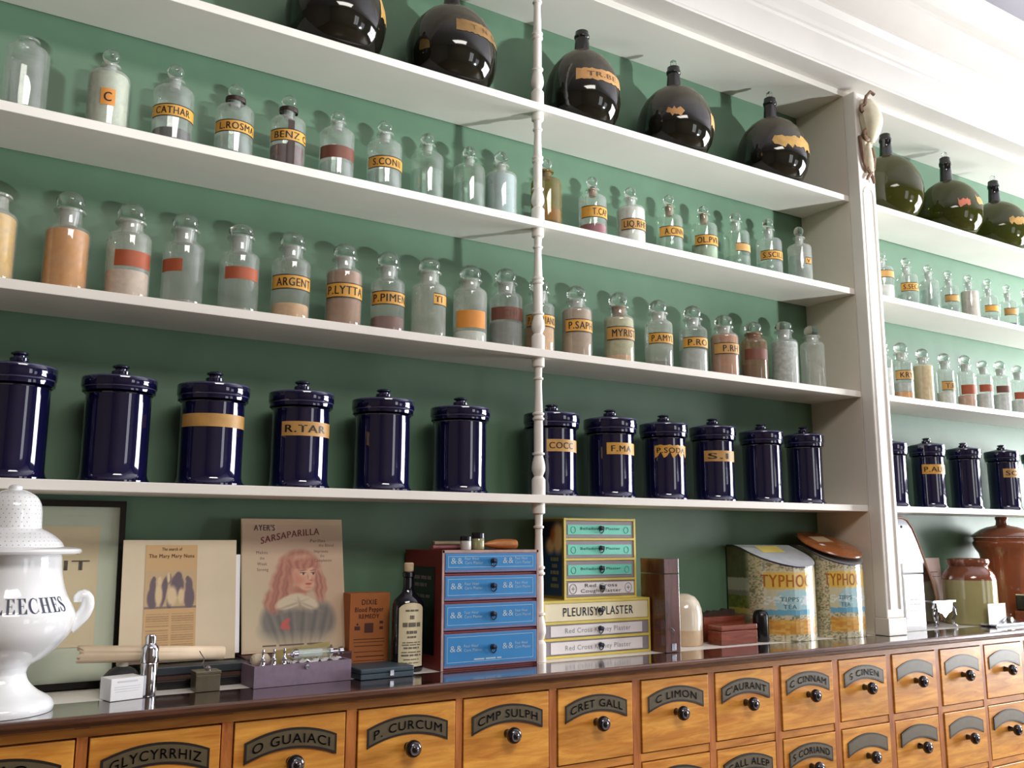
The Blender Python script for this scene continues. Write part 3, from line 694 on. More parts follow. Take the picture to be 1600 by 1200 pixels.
# --- carboys
M_carb = carboy_mat('carboy_glass', rgb(22, 22, 16), rgb(124, 116, 100), .6)
M_carb2 = carboy_mat('olive_carboy_glass', rgb(60, 60, 22), rgb(130, 126, 96), .35, .35)
M_neck = carboy_mat('carboy_neck_glass', rgb(20, 20, 22), rgb(90, 90, 90), .2)
def carboy(x, r, hb, hn, desc, glass, labs=(), stopper=False, y=1.876, neckw=.0185):
    t = thing('carboy', desc, 'carboy', (x, y, zA), 0, 'round carboys on the top shelf')
    s = hb / .222
    q = [(0, .004), (r * .45, .002), (r * .60, 0), (r * .78, .012 * s), (r * .92, .038 * s), (r * .985, .066 * s), (r, .092 * s), (r * .975, .118 * s), (r * .90, .146 * s), (r * .78, .172 * s), (r * .60, .195 * s), (r * .40, .211 * s), (r * .25, .219 * s), (neckw * 1.22, hb)]
    mesh_obj('body', nlathe(q, seg=56), glass, t, True)
    z, e = hb, hn - hb
    nk = mesh_obj('neck', nlathe([(neckw * 1.22, z - .001), (neckw * 1.12, z + e * .25), (neckw, z + e * .62), (neckw * 1.12, z + e * .66), (neckw * 1.16, z + e * .76), (neckw * 1.02, z + e * .84), (neckw * .98, z + e * .97), (neckw * .8, z + e), (0, z + e - .002)], seg=28), M_neck, t, True)
    if stopper: mesh_obj('stopper', nlathe([(0, hn - .002), (.007, hn), (.0065, hn + .004), (.0095, hn + .010), (.009, hn + .018), (.005, hn + .022), (0, hn + .0225)], seg=20), M_stop, t, True)
    pr = [(a[0], a[1]) for a in q]
    def R(z):
        for a, b in zip(pr, pr[1:]):
            if a[1] <= z <= b[1] and b[1] > a[1]: return a[0] + (b[0] - a[0]) * (z - a[1]) / (b[1] - a[1]) + .0009
        return r
    for (a0, a1, z0, z1, m, txt, rag) in labs:
        bm = bmesh.new(); n = max(9, int((a1 - a0) / 4)); cs = []
        for i in range(n + 1):
            u = i / n; th = (a0 + (a1 - a0) * u) * D2R
            lo_, hi_ = z0 + rag * .014 * (hsh(i * .37, x) - .5), z1 + rag * .013 * (hsh(i * .53, x + 2) - .6)
            if rag > 1 and i in (0, n): lo_ = hi_ = (z0 + z1) / 2
            cs.append([bm.verts.new((R(lo_ + (hi_ - lo_) * k / 5) * math.sin(th), -R(lo_ + (hi_ - lo_) * k / 5) * math.cos(th), lo_ + (hi_ - lo_) * k / 5)) for k in range(6)])
        for i in range(n):
            for k in range(5): bm.faces.new([cs[i][k], cs[i + 1][k], cs[i + 1][k + 1], cs[i][k + 1]])
        l = mesh_obj('label', bm, m, t, True)
        if txt:
            zc = (z0 + z1) / 2; hh = (z1 - z0) * .42; tc = (a0 + a1) / 2 * D2R
            def f(u, v): th = tc + u / r; zz = zc - hh / 2 + v; return ((R(zz) + .0006) * math.sin(th), -(R(zz) + .0006) * math.cos(th), zz)
            lettering(txt, f, hh, M_brownink, l, (a1 - a0) * D2R * r * .6)
M_tan = mat('tan_label_paper', rgb(188, 140, 86), .6, .16, 40); M_gold = mat('gold_leaf_label', rgb(190, 148, 78), .4, .2, 50); M_red = mat('red_label_scrap', rgb(196, 112, 84), .6, .15, 40)
carboy(.690, .1163, .2239, .274, 'dark round carboy at the top left, its neck cut by the frame', M_carb, [(40, 86, .085, .145, M_gold, None, .5)])
carboy(.994, .1147, .2250, .278, 'dark dusty carboy with a wide faded gold band, left of the turned column', M_carb, [(-22, 78, .105, .138, mat('faded_gold_band', rgb(140, 106, 58), .5, .2, 50), 'T  N  ORN', .3)])
carboy(1.401, .1044, .2306, .292, 'dark carboy with a tan paper label right of the turned column', M_carb, [(-46, 38, .098, .132, M_tan, 'TR.BE', .3)], False)
carboy(1.736, .1120, .2176, .284, 'dark glass-stoppered carboy with two small label scraps', M_carb, [(-55, -28, .082, .104, M_tan, None, 1.2), (22, 48, .07, .108, M_tan, None, .8)], True)
carboy(2.143, .1120, .2249, .296, 'dark carboy with a ragged gold label next to the divider panel', M_carb, [(-48, 44, .088, .126, M_gold, None, 1.1)], True)
carboy(2.725, .1140, .2342, .318, 'translucent olive carboy behind the pilaster on the top shelf', M_carb2, [], False)
carboy(3.076, .1150, .2180, .312, 'olive carboy with orange and gold label scraps', M_carb2, [(-42, -20, .085, .112, M_red, None, 1.0), (-4, 32, .10, .130, M_gold, None, .8)], True)
carboy(3.387, .1120, .2000, .288, 'olive carboy at the right edge with a gold lettered scrap', M_carb2, [(-38, 22, .078, .104, M_gold, None, .9)], True)
# ------------------------------------------------------------------ things along the countertop
def sub(name, bm, m, parent, smooth=False, lab=None):
    o = mesh_obj(name, bm, m, parent, smooth)
    if lab: o['label'] = lab
    return o
# --- leech jar
ur = thing('leech_jar', 'tall white porcelain urn lettered LEECHES with a perforated domed lid', 'jar', (.115, 1.765, T))
UP = [(.084, 0), (.0855, .006), (.0845, .012), (.078, .020), (.060, .031), (.046, .045), (.0405, .058), (.0405, .063), (.0455, .073), (.0655, .085), (.088, .105), (.103, .125), (.1075, .146), (.1045, .162), (.0955, .179), (.0870, .200), (.0815, .227), (.0805, .245), (.0790, .2525)]
def smoothprof(p, n=3):
    out = []
    for i in range(len(p) - 1):
        a = p[max(i - 1, 0)]; b = p[i]; c = p[i + 1]; d = p[min(i + 2, len(p) - 1)]
        for k in range(n):
            t = k / n
            out.append(tuple(.5 * (2 * b[j] + (c[j] - a[j]) * t + (2 * a[j] - 5 * b[j] + 4 * c[j] - d[j]) * t * t + (3 * b[j] - a[j] - 3 * c[j] + d[j]) * t ** 3) for j in (0, 1)))
    out.append(p[-1]); return out
US = smoothprof(UP)
sub('body', nlathe([(0, 0)] + US + [(0, .2525)], seg=72), M_porcelain, ur, True)
LD = smoothprof([(.0820, .2655), (.0755, .276), (.0595, .2885), (.0462, .2955)]) + smoothprof([(.0455, .2962), (.0446, .308), (.0438, .325), (.0412, .338), (.034, .3495), (.022, .357), (.0115, .3605)])
bm = bmesh.new(); lathe(bm, [(0, .2526), (.1035, .2526), (.1085, .2545), (.1103, .258), (.1085, .2615), (.104, .2635)] + LD + [(.0105, .3605), (.0105, .3655), (.007, .3685), (0, .369)], seg=72)
for k in range(len(LD)):                                   # small perforations in rings
    pass
def lid_r(z):
    for a, b in zip(LD, LD[1:]):
        if a[1] <= z <= b[1]: return a[0] + (b[0] - a[0]) * (z - a[1]) / max(1e-6, b[1] - a[1])
    return .04
zz = .2685; ring = 0
while zz < .356:
    r = lid_r(zz); n = max(8, int(2 * PI * r / .0085))
    for i in range(n):
        a = 2 * PI * (i + (ring % 2) * .5) / n
        e = .001; dz = lid_r(zz + e) - lid_r(zz - e); nn = Vector((2 * e * math.cos(a), 2 * e * math.sin(a), -dz)).normalized()
        c = Vector((r * math.cos(a), r * math.sin(a), zz)) + nn * .0003
        u = Vector((-math.sin(a), math.cos(a), 0)); v = nn.cross(u)
        f = bm.faces.new([bm.verts.new(c + .0008 * (u * math.cos(q) + v * math.sin(q))) for q in [k * PI / 3 for k in range(6)]]); f.material_index = 1
    zz += .0068 if zz > .296 else .0062; ring += 1
sub('lid', bm, [M_porcelain, M_hole], ur, True)
for sgn in (1, -1):
    bm = bmesh.new(); h = smoothprof([(.0985, .130), (.110, .140), (.1195, .150), (.1255, .163), (.1250, .176), (.1185, .1825), (.1125, .179), (.1120, .172)], 3)
    tube(bm, [(sgn * r, 0, z) for r, z in h], [.0130 - .0040 * i / len(h) for i in range(len(h))], 10)
    sub('handle', bm, M_porcelain, ur, True)
# serif capitals, drawn as filled strokes (cap height 1)
def serif_word(word, place, hgt, width):
    G = {'L': .68, 'E': .68, 'C': .74, 'H': .84, 'S': .58}; gap = .09
    polys = []; x = 0.0
    def rect(a, b, c, d): polys.append([(x + a, c), (x + b, c), (x + b, d), (x + a, d)])
    for ch in word:
        if ch in 'LE':
            rect(.12, .29, 0, 1); rect(0, .40, 0, .045)
            rect(0, .62 if ch == 'E' else .40, .955, 1); rect(.40, .64, 0, .045)
            polys.append([(x + .48, .045), (x + .645, .045), (x + .645, .32), (x + .62, .32)])
            if ch == 'E':
                polys.append([(x + .46, .955), (x + .62, .955), (x + .62, .70), (x + .60, .70)])
                rect(.29, .46, .485, .525); rect(.44, .465, .36, .64)
        elif ch == 'H':
            for q in (.10, .55): rect(q, q + .17, 0, 1); rect(q - .1, q + .27, 0, .045); rect(q - .1, q + .27, .955, 1)
            rect(.27, .55, .48, .525)
        elif ch == 'C':
            n = 14
            for i in range(n):
                a0 = PI * (.22 + 1.56 * i / n); a1 = PI * (.22 + 1.56 * (i + 1) / n)
                o_ = [(x + .38 + .37 * math.cos(a), .5 + .515 * math.sin(a)) for a in (a0, a1)]; i_ = [(x + .43 + .26 * math.cos(a), .5 + .465 * math.sin(a)) for a in (a1, a0)]
                polys.append(o_ + i_)
            rect(.64, .665, .66, .98); rect(.655, .68, .08, .30)
        elif ch == 'S':
            pts = smoothprof([(.46, .70), (.44, .90), (.28, .985), (.12, .90), (.09, .74), (.22, .58), (.40, .45), (.50, .28), (.44, .09), (.28, .015), (.10, .10), (.05, .32)], 3); m_ = len(pts)
            for i in range(m_ - 1):
                def off(k):
                    a = pts[max(k - 1, 0)]; b = pts[min(k + 1, m_ - 1)]; dx, dy = b[0] - a[0], b[1] - a[1]; l = math.hypot(dx, dy) or 1
                    wv = .022 + .065 * math.exp(-((k / m_ - .5) / .2) ** 2); return [(x + pts[k][0] - dy / l * wv, pts[k][1] + dx / l * wv), (x + pts[k][0] + dy / l * wv, pts[k][1] - dx / l * wv)]
                a, b = off(i), off(i + 1); polys.append([a[0], b[0], b[1], a[1]])
            rect(.455, .48, .68, .99); rect(.03, .055, .02, .34)
        x += G[ch] + gap
    W_ = x - gap; bm = bmesh.new()
    for p in polys:
        bm.faces.new([bm.verts.new(place((q[0] / W_ - .5) * width, q[1] * hgt)) for q in p])
    return bm
def urn_r(z):
    for a, b in zip(US, US[1:]):
        if a[1] <= z <= b[1] and b[1] > a[1]: return a[0] + (b[0] - a[0]) * (z - a[1]) / (b[1] - a[1])
    return .1
def on_urn(u, v):
    th = .365 + u / .098; z = .1615 + v; r = urn_r(z) + .0006
    return (r * math.sin(th), -r * math.cos(th), z)
sub('lettering', serif_word('LEECHES', on_urn, .0235, .118), mat('grey_blue_glaze_ink', rgb(66, 72, 92), .2, .1, 30), ur)

# --- framed notice leaning at the back
def leaning(name, label, cat, x, y, z, tilt, group=None, rz=0.0):
    t = thing(name, label, cat, (x, y, z), 0, group); t.rotation_euler = (-tilt, 0, rz); return t
fr = leaning('framed_notice', 'black framed notice on pale green mount, leaning behind the white urn', 'picture frame', .06, 1.938, T + .0022, .105)
W_, H_ = .535, .352
bm = bmesh.new()
for (a, b, c, d) in ((-W_ / 2, W_ / 2, 0, .012), (-W_ / 2, W_ / 2, H_ - .012, H_), (-W_ / 2, -W_ / 2 + .011, .012, H_ - .012), (W_ / 2 - .011, W_ / 2, .012, H_ - .012)): box(bm, a, b, 0, .014, c, d)
sub('frame', bm, M_black, fr)
sub('mount', nbox(-W_ / 2 + .011, W_ / 2 - .011, .006, .010, .012, H_ - .012), mat('pale_green_mount', rgb(214, 226, 204), .6, .04, 10), fr)
nt_ = sub('notice', nbox(-.2, .222, .0045, .0058, .075, .302), mat('notice_paper', rgb(238, 222, 184), .7, .05, 14), fr)
lettering('SPIRIT', lambda u, v: (.128 + u, .0040, .218 + v), .019, mat('grey_print', rgb(110, 104, 90), .7), nt_, .155)
sub('caption_card', nbox(-.2, .105, .0045, .0056, .014, .052), M_whitecard, fr)
sub('pane', nbox(-W_ / 2 + .011, W_ / 2 - .011, .002, .003, .012, H_ - .012), thin_glass('picture_glass', (.99, .99, .99), .01, (.8, .8, .8), .4, .02), fr)

# --- flat black case under the clipping card
cs = thing('instrument_case', 'long flat black instrument case beneath the newspaper clipping card', 'case', (.452, 1.905, T))
sub('base', nbox(-.095, .10, -.05, .05, 0, .016, bev=.002), M_black, cs)
sub('lid', nbox(-.096, .101, -.051, .05, .026, .042, bev=.003), mat('blue_black_leather', rgb(44, 52, 58), .4, .2, 60), cs)
sub('tray', nbox(-.09, .095, -.047, .047, .016, .026), mat('brown_velvet', rgb(70, 46, 38), .8, .2, 60), cs)
# --- newspaper clipping card
cc = leaning('clipping_card', 'cream card with a pasted newspaper clipping headed The Mary Mary Nuns', 'display card', .428, 1.898, T + .044, .13)
sub('card', nbox(-.109, .109, 0, .003, 0, .234), M_card, cc)
sub('backing_sheet', nbox(.06, .1185, .004, .0055, .01, .205), M_whitecard, cc)
def clip(s, t):
    c = (200, 164, 116); dark = (104, 88, 96); pale = (214, 190, 150)
    if .40 < t < .76:
        c = (192, 164, 124)
        for (cx, cy, rx, ry, q) in ((.15, .50, .10, .10, .1), (.15, .60, .06, .09, -.1), (.17, .675, .035, .03, 0), (.36, .56, .06, .15, -.35), (.46, .68, .04, .05, -.3), (.62, .62, .13, .10, 0), (.64, .70, .07, .045, 0), (.86, .50, .10, .11, 0), (.85, .61, .07, .08, 0), (.82, .675, .04, .03, 0), (.47, .47, .05, .08, .2)):
            c = mixc(c, dark, blob(s, t, cx, cy, rx, ry, .12, q))
        for (cx, cy, rx, ry) in ((.27, .53, .07, .10), (.52, .52, .10, .09), (.70, .52, .06, .07), (.28, .66, .04, .04), (.45, .69, .03, .05)):
            c = mixc(c, pale, blob(s, t, cx, cy, rx, ry))
        if t < .425: c = mixc(c, dark, .7)
    elif t < .37:
        line = (t * 46) % 1.0; col_ = abs(s - .5) < .025 or s < .04 or s > .96
        if line < .55 and not col_ and hsh(int(t * 46), int(s * 2)) > .12 : c = mixc(c, (120, 96, 70), .28 + .25 * hsh(int(t * 200), int(s * 60)))
    return c
pp = painted('clipping', clip, .098, .206, 60, 150, lambda u, v: (-.018 + u, -.0006, .018 + v), M_print, cc)
lettering('The search of', lambda u, v: (-.018 + u, -.0010, .213 + v), .0062, M_ink, pp, .038)
lettering('The Mary Mary Nuns', lambda u, v: (-.018 + u, -.0010, .199 + v), .0075, M_brownink, pp, .086)

# --- rolled scroll resting on a bulb and the case
bu = thing('bulb_syringe', 'dark round rubber bulb with a pale collar under the paper roll', 'syringe', (.322, 1.868, T))
sub('bulb', nlathe([(0, 0), (.030, 0), (.036, .008), (.0365, .018), (.032, .030), (.022, .041), (.012, .046), (0, .047)], seg=32), mat('old_dark_rubber', rgb(40, 44, 46), .55, .2, 40), bu, True)
sub('collar', nlathe([(0, .0465), (.010, .0465), (.011, .050), (.011, .058), (.0095, .060), (0, .060)], seg=20), mat('bone_collar', rgb(206, 196, 180), .5, .08, 40), bu, True)
ro = thing('paper_roll', 'cream parchment roll lying in front of the newspaper clipping card', 'paper roll', (.372, 1.858, T + .0675))
bm = bmesh.new(); n = 40; L_ = .265
pts = []
for i in range(n + 1):
    a = 2 * PI * 1.35 * i / n; r = .0175 - .004 * i / n; pts.append((r * math.cos(a + 2.2), r * math.sin(a + 2.2)))
A_ = [bm.verts.new((-L_ / 2 + .012 * hsh(i), y, z)) for i, (y, z) in enumerate(pts)]; B_ = [bm.verts.new((L_ / 2, y * .8, z * .8)) for y, z in pts]
for i in range(n): bm.faces.new([A_[i], A_[i + 1], B_[i + 1], B_[i]])
so = sub('sheet', bm, mat('parchment', rgb(220, 198, 168), .7, .08, 20), ro, True)
so.modifiers.new('thickness', 'SOLIDIFY').thickness = .0009
ro.rotation_euler = (0, .055, .03)

# --- small white box, chrome shaker, brass inkwell
wb = thing('small_white_box', 'small white cardboard box beside the white urn', 'box', (.312, 1.80, T), math.radians(14))
sub('carton', nbox(-.029, .029, -.0225, .0225, 0, .0375, bev=.0008), M_whitecard, wb)
bxm = bmesh.new()
for k, (zq, wq) in enumerate(((.030, .036), (.0225, .046), (.0185, .046), (.0145, .042))): box(bxm, -wq / 2, wq / 2, -.0228, -.0226, zq, zq + (.003 if k == 0 else .0012))
sub('print', bxm, mat('pale_grey_print', rgb(206, 206, 212), .6), wb)
ch = thing('chrome_cylinder', 'upright chrome cylinder with a stepped cap beside the small white box', 'flask', (.357, 1.805, T))
sub('body', nlathe([(0, 0), (.0142, 0), (.0148, .002), (.0148, .056), (.0140, .0575)], seg=36), M_chrome, ch, True)
sub('cap', nlathe([(.0140, .0578), (.0156, .059), (.0160, .064), (.0156, .082), (.0140, .088), (.0108, .0905), (.0100, .0925), (.0100, .103), (.0085, .1065), (.004, .1075), (0, .1075)], seg=36), M_chrome, ch, True)
iw = thing('inkwell', 'small square brass box with a bent wire, left of the purple case', 'box', (.461, 1.815, T))
sub('body', nbox(-.0225, .0225, -.02, .02, 0, .030, bev=.0012), M_brass, iw)
lid_ = sub('lid', nbox(-.0235, .0235, -.021, .021, .0305, .036, bev=.0012), M_brass, iw)
bm = bmesh.new(); lathe(bm, [(0, .036), (.005, .036), (.0055, .040), (.003, .043), (0, .0435)], seg=14, cx=.004); tube(bm, [(-.002, 0, .0375), (-.006, .002, .048), (-.003, .004, .056), (-.010, .004, .066), (-.013, .004, .071)], .0009, 6)
sub('wire', bm, M_steel, iw, True)

# --- open purple case with a syringe
pc = thing('syringe_case', 'open mauve case holding a glass syringe and metal fittings', 'case', (.640, 1.822, T), math.radians(3))
mv = mat('mauve_leatherette', rgb(122, 104, 122), .5, .1, 60)
bm = bmesh.new()
box(bm, -.1, .1, -.036, .036, 0, .004); box(bm, -.1, .1, -.036, -.031, .004, .040); box(bm, -.1, .1, .031, .036, .004, .040); box(bm, -.1, -.095, -.031, .031, .004, .040); box(bm, .095, .1, -.031, .031, .004, .040)
sub('tray', bm, mv, pc)
sub('lining', nbox(-.0948, .0948, -.0308, .0308, .004, .030), mat('pale_satin', rgb(206, 190, 204), .5, .1, 30), pc)
bm = bmesh.new(); lathe(bm, [(0, 0), (.0042, 0), (.005, .003), (.0042, .006), (0, .0065)], seg=12)
for v in bm.verts: v.co = Vector((v.co.x + .005, -.0362 - v.co.z * .5, v.co.y + .033))
sub('clasp', bm, M_steel, pc, True)
bm = bmesh.new()                                   # crumpled tissue with scribbles
nx, ny = 22, 8
vv = [[bm.verts.new((-.02 + .11 * i / nx, -.028 + .05 * j / ny, .036 + .007 * hsh(i, j) + .003 * math.sin(i * 1.3))) for i in range(nx + 1)] for j in range(ny + 1)]
for j in range(ny):
    for i in range(nx): bm.faces.new([vv[j][i], vv[j][i + 1], vv[j + 1][i + 1], vv[j + 1][i]])
sub('tissue', bm, M_whitecard, pc, True)
bm = bmesh.new()
A0 = bmesh.ops.create_grid(bm, x_segments=1, y_segments=1, size=.5)['verts']
for v in A0: v.co = Vector((v.co.x * .12 + .02, .026, v.co.y * .034 + .048 + v.co.x * .012))
bmesh.ops.solidify(bm, geom=bm.faces[:], thickness=.001)
sub('leaflet', bm, mat('yellowed_leaflet', rgb(206, 190, 130), .7, .06, 20), pc)
sy = thing('glass_syringe', 'glass syringe with nickel ends lying in the mauve case', 'syringe', (.668, 1.818, T + .0545), math.radians(3))
def xlathe(prof, seg=20):
    b = nlathe(prof, seg=seg)
    for v in b.verts: v.co = Vector((v.co.z, v.co.x, v.co.y))
    return b
sub('barrel', xlathe([(0, -.036), (.0088, -.036), (.0088, .036), (0, .036)]), thin_glass('clear_glass'), sy, True)
sub('piston', xlathe([(0, -.030), (.0076, -.030), (.0076, .020), (.002, .021), (.002, .036), (0, .036)]), mat('pale_piston', rgb(196, 206, 198), .3, .05, 20), sy, True)
sub('end_cap', xlathe([(0, -.052), (.002, -.052), (.002, -.046), (.005, -.044), (.0098, -.040), (.0098, -.032), (0, -.032)]), M_chrome, sy, True)
sub('plunger', xlathe([(0, .0362), (.0098, .0362), (.0098, .042), (.003, .043), (.003, .056), (.0075, .058), (.0075, .066), (.003, .070), (0, .070)]), M_chrome, sy, True)
tube(b_ := bmesh.new(), [(.041, 0, -.012), (.041, 0, .013)], .0022, 8)
sub('finger_bar', b_, M_chrome, sy, True)
for k, dx in enumerate((-.074, -.052, -.031)):
    nz_ = thing('nozzle', ('leftmost', 'middle', 'rightmost')[k] + ' of three nickel nozzles standing in the mauve case', 'nozzle', (.640 + dx, 1.812 + dx * .05, T + .0302), 0, 'nickel nozzles in the mauve case')
    sub('base', nlathe([(0, 0), (.0062, 0), (.0066, .006), (.0045, .009), (.0045, .014)], seg=16), M_chrome, nz_, True)
    sub('tip', nlathe([(.0045, .0141), (.0058, .017), (.0035, .021), (.0022, .024), (.0022, .031), (.0034, .033), (.0028, .0365), (0, .037)], seg=16), M_chrome, nz_, True)
rb = thing('rolled_bandage', 'pale rolled cloth lying at the left end of the mauve case', 'bandage', (.562, 1.832, T + .046), .1)
bm = xlathe([(0, -.012), (.006, -.012), (.0105, -.008), (.0118, 0), (.0105, .020), (.004, .026), (0, .026)])
sub('roll', bm, mat('buff_cloth', rgb(206, 192, 168), .8, .1, 40), rb, True)

# --- maroon block and sarsaparilla poster
mb = thing('maroon_case', 'low dark maroon case under the sarsaparilla poster', 'case', (.662, 1.915, T))
sub('base', nbox(-.112, .112, -.045, .045, 0, .022, bev=.002), mat('maroon_leatherette', rgb(74, 40, 44), .5, .15, 60), mb)
sub('lid', nbox(-.113, .113, -.046, .046, .0225, .046, bev=.003), mat('maroon_leatherette', rgb(74, 40, 44)), mb)
po = leaning('advertising_poster', 'cream sarsaparilla advertising card with a portrait of a girl', 'poster', .668, 1.915, T + .0475, .19)
sub('card', nbox(-.113, .113, 0, .0035, 0, .279, bev=.001), mat('cream_board', rgb(216, 192, 160), .6, .05, 12), po)
def girl(s, t):
    c = mixc((214, 184, 160), (206, 190, 158), .5 + .5 * math.sin(s * 3 + t * 4))
    c = mixc(c, (198, 172, 142), blob(s, t, .92, .45, .35, .4, .6) * .5)
    hair = (186, 126, 108); hdk = (132, 76, 68); hlt = (222, 172, 136); skin = (226, 174, 146)
    w = s + .007 * math.sin(t * 34 + s * 8) + .005 * math.sin(t * 77 + s * 23)          # waves of the hair
    # dress with a wide collar
    sh = max(blob(s, t, .52, .15, .34, .17, .2), blob(s, t, .77, .22, .13, .14, .25), blob(s, t, .30, .22, .13, .14, .25))
    c = mixc(c, (122, 118, 112), sh * .95 * min(1, max(0, (t - .03) / .12)))
    for fx, fr_ in ((.36, .3), (.46, .1), (.57, -.1), (.68, -.25), (.78, -.3), (.28, .4)):
        c = mixc(c, (84, 82, 84), blob(s, t, fx, .19, .014, .12, .9, fr_) * .4 * sh)
        c = mixc(c, (152, 146, 136), blob(s, t, fx + .04, .18, .012, .11, .9, fr_) * .45 * sh)
    # hair: crown, long locks on the left, shorter on the right
    hm = max(blob(w, t, .555, .655, .205, .135, .14), blob(w, t, .385, .52, .105, .19, .22, -.3), blob(w, t, .30, .385, .09, .10, .3, -.2), blob(w, t, .755, .50, .06, .13, .3, .1))
    c = mixc(c, hair, hm * .96)
    for k in range(12):
        q = w - (.24 + .030 * k) - .22 * (t - .45)
        c = mixc(c, (hdk, hlt, (158, 100, 86))[k % 3], math.exp(-(q / .011) ** 2) * .34 * hm * (1 if t < .68 else .5))
    for k in range(5):
        q = w - (.725 + .022 * k) + .10 * (t - .5)
        c = mixc(c, (hdk, hlt)[k % 2], math.exp(-(q / .010) ** 2) * .32 * hm * (1 if t < .62 else 0))
    # collar, neck
    c = mixc(c, (206, 146, 120), blob(s, t, .545, .44, .075, .085, .2))
    c = mixc(c, (168, 108, 92), blob(s, t, .57, .462, .075, .022, .7) * .7)
    col_ = max(blob(s, t, .46, .375, .15, .052, .15, .25), blob(s, t, .63, .365, .11, .045, .18, -.35))
    c = mixc(c, (220, 204, 176), col_)
    c = mixc(c, (166, 150, 132), max(blob(s, t, .55, .352, .012, .05, .6, .3), blob(s, t, .46, .345, .13, .008, .8, .25), blob(s, t, .64, .334, .10, .008, .8, -.35)) * .7)
    # head turned to the right
    fc = max(blob(s, t, .598, .580, .112, .098, .09, .1), blob(s, t, .622, .520, .080, .062, .1, .1))
    c = mixc(c, skin, fc)
    c = mixc(c, (206, 142, 118), blob(s, t, .515, .555, .045, .075, .5) * .65 * fc)
    c = mixc(c, (216, 136, 118), max(blob(s, t, .565, .545, .045, .028, .7), blob(s, t, .690, .545, .02, .024, .7)) * .6)
    c = mixc(c, (238, 200, 172), max(blob(s, t, .640, .62, .05, .03, .8), blob(s, t, .655, .560, .010, .028, .8)) * .6)
    c = mixc(c, (196, 132, 110), blob(s, t, .460, .555, .024, .034, .25))                     # ear
    for ex, rx in ((.590, .026), (.690, .019)):
        c = mixc(c, (240, 226, 212), blob(s, t, ex, .5935, rx, .0085, .3) * .8)
        c = mixc(c, (66, 48, 52), blob(s, t, ex + .004, .594, .0105, .0088, .3))
        c = mixc(c, (96, 56, 52), blob(s, t, ex, .6035, rx * 1.15, .0040, .5) * .95)
        c = mixc(c, (138, 86, 72), blob(s, t, ex, .622, rx * 1.4, .0045, .6, .06) * .85)
    c = mixc(c, (178, 110, 94), max(blob(s, t, .668, .5400, .016, .0050, .6), blob(s, t, .640, .568, .006, .026, .8, .15) * .7) * .8)
    c = mixc(c, (176, 72, 72), blob(s, t, .642, .5140, .031, .0062, .35, .05))
    c = mixc(c, (204, 112, 102), blob(s, t, .644, .5060, .024, .0050, .5) * .9)
    c = mixc(c, (186, 122, 102), blob(s, t, .640, .4830, .03, .006, .8) * .5)
    # fringe swept over the brow
    fr = max(blob(w, t, .530, .672, .115, .036, .2, -.25), blob(w, t, .660, .672, .080, .032, .2, .35))
    c = mixc(c, hair, fr * .95)
    for k in range(9):
        q = w - (.44 + .034 * k) + (.35 - .07 * k) * (t - .66)
        c = mixc(c, (hlt, hdk)[k % 2], math.exp(-(q / .010) ** 2) * .34 * fr)
    c = mixc(c, (226, 182, 150), blob(s, t, .57, .735, .10, .022, .7, .1) * .55)
    # bow
    c = mixc(c, (212, 96, 90), max(blob(s, t, .41, .215, .045, .020, .3, .5), blob(s, t, .385, .18, .028, .026, .3, -.3), blob(s, t, .43, .175, .016, .03, .4, .3)) * .95)
    return c
pr = painted('portrait_print', girl, .222, .262, 150, 180, lambda u, v: (u, -.0006, .004 + v), M_print, po)
M_pi = mat('poster_grey_ink', rgb(112, 92, 92), .6); M_pr = mat('poster_rose_ink', rgb(150, 88, 88), .6)
lettering("AYER'S", lambda u, v: (-.063 + u, -.0010, .253 + v), .0125, M_pi, pr, .045)
lettering('SARSAPARILLA', lambda u, v: (-.006 + u, -.0010, .238 + u * .16 - 2.2 * u * u * .4 + v), .0145, M_pr, pr, .130)
for s_, x_, z_, w_ in (('Purifies', .055, .228, .034), ('the Blood', .074, .218, .034), ('Improves', .062, .205, .032), ('the', .064, .195, .010), ('Complexion', .066, .185, .040), ('Makes', -.069, .203, .024), ('the', -.069, .191, .010), ('Weak', -.069, .179, .021), ('Strong', -.068, .167, .024)):
    lettering(s_, lambda u, v, x_=x_, z_=z_: (x_ + u, -.0010, z_ + v), .0065, M_pi, pr, w_, False)
print_lines([(-.005, .012, .13, .003)], lambda u, v: (u, -.0010, v), M_pi, pr, 9)

# --- flat teal case
tc_ = thing('flat_teal_case', 'small closed dark teal case in front of the brown carton', 'case', (.812, 1.818, T), math.radians(2))
teal = mat('dark_teal_leatherette', rgb(50, 66, 76), .45, .12, 60)
sub('base', nbox(-.060, .060, -.046, .046, 0, .0105, bev=.0015), teal, tc_)
sub('lid', nbox(-.0605, .0605, -.0465, .0465, .011, .0215, bev=.003), teal, tc_)
sub('clasp', nbox(.004, .013, -.0485, -.0462, .004, .016, bev=.0008), M_steel, tc_)
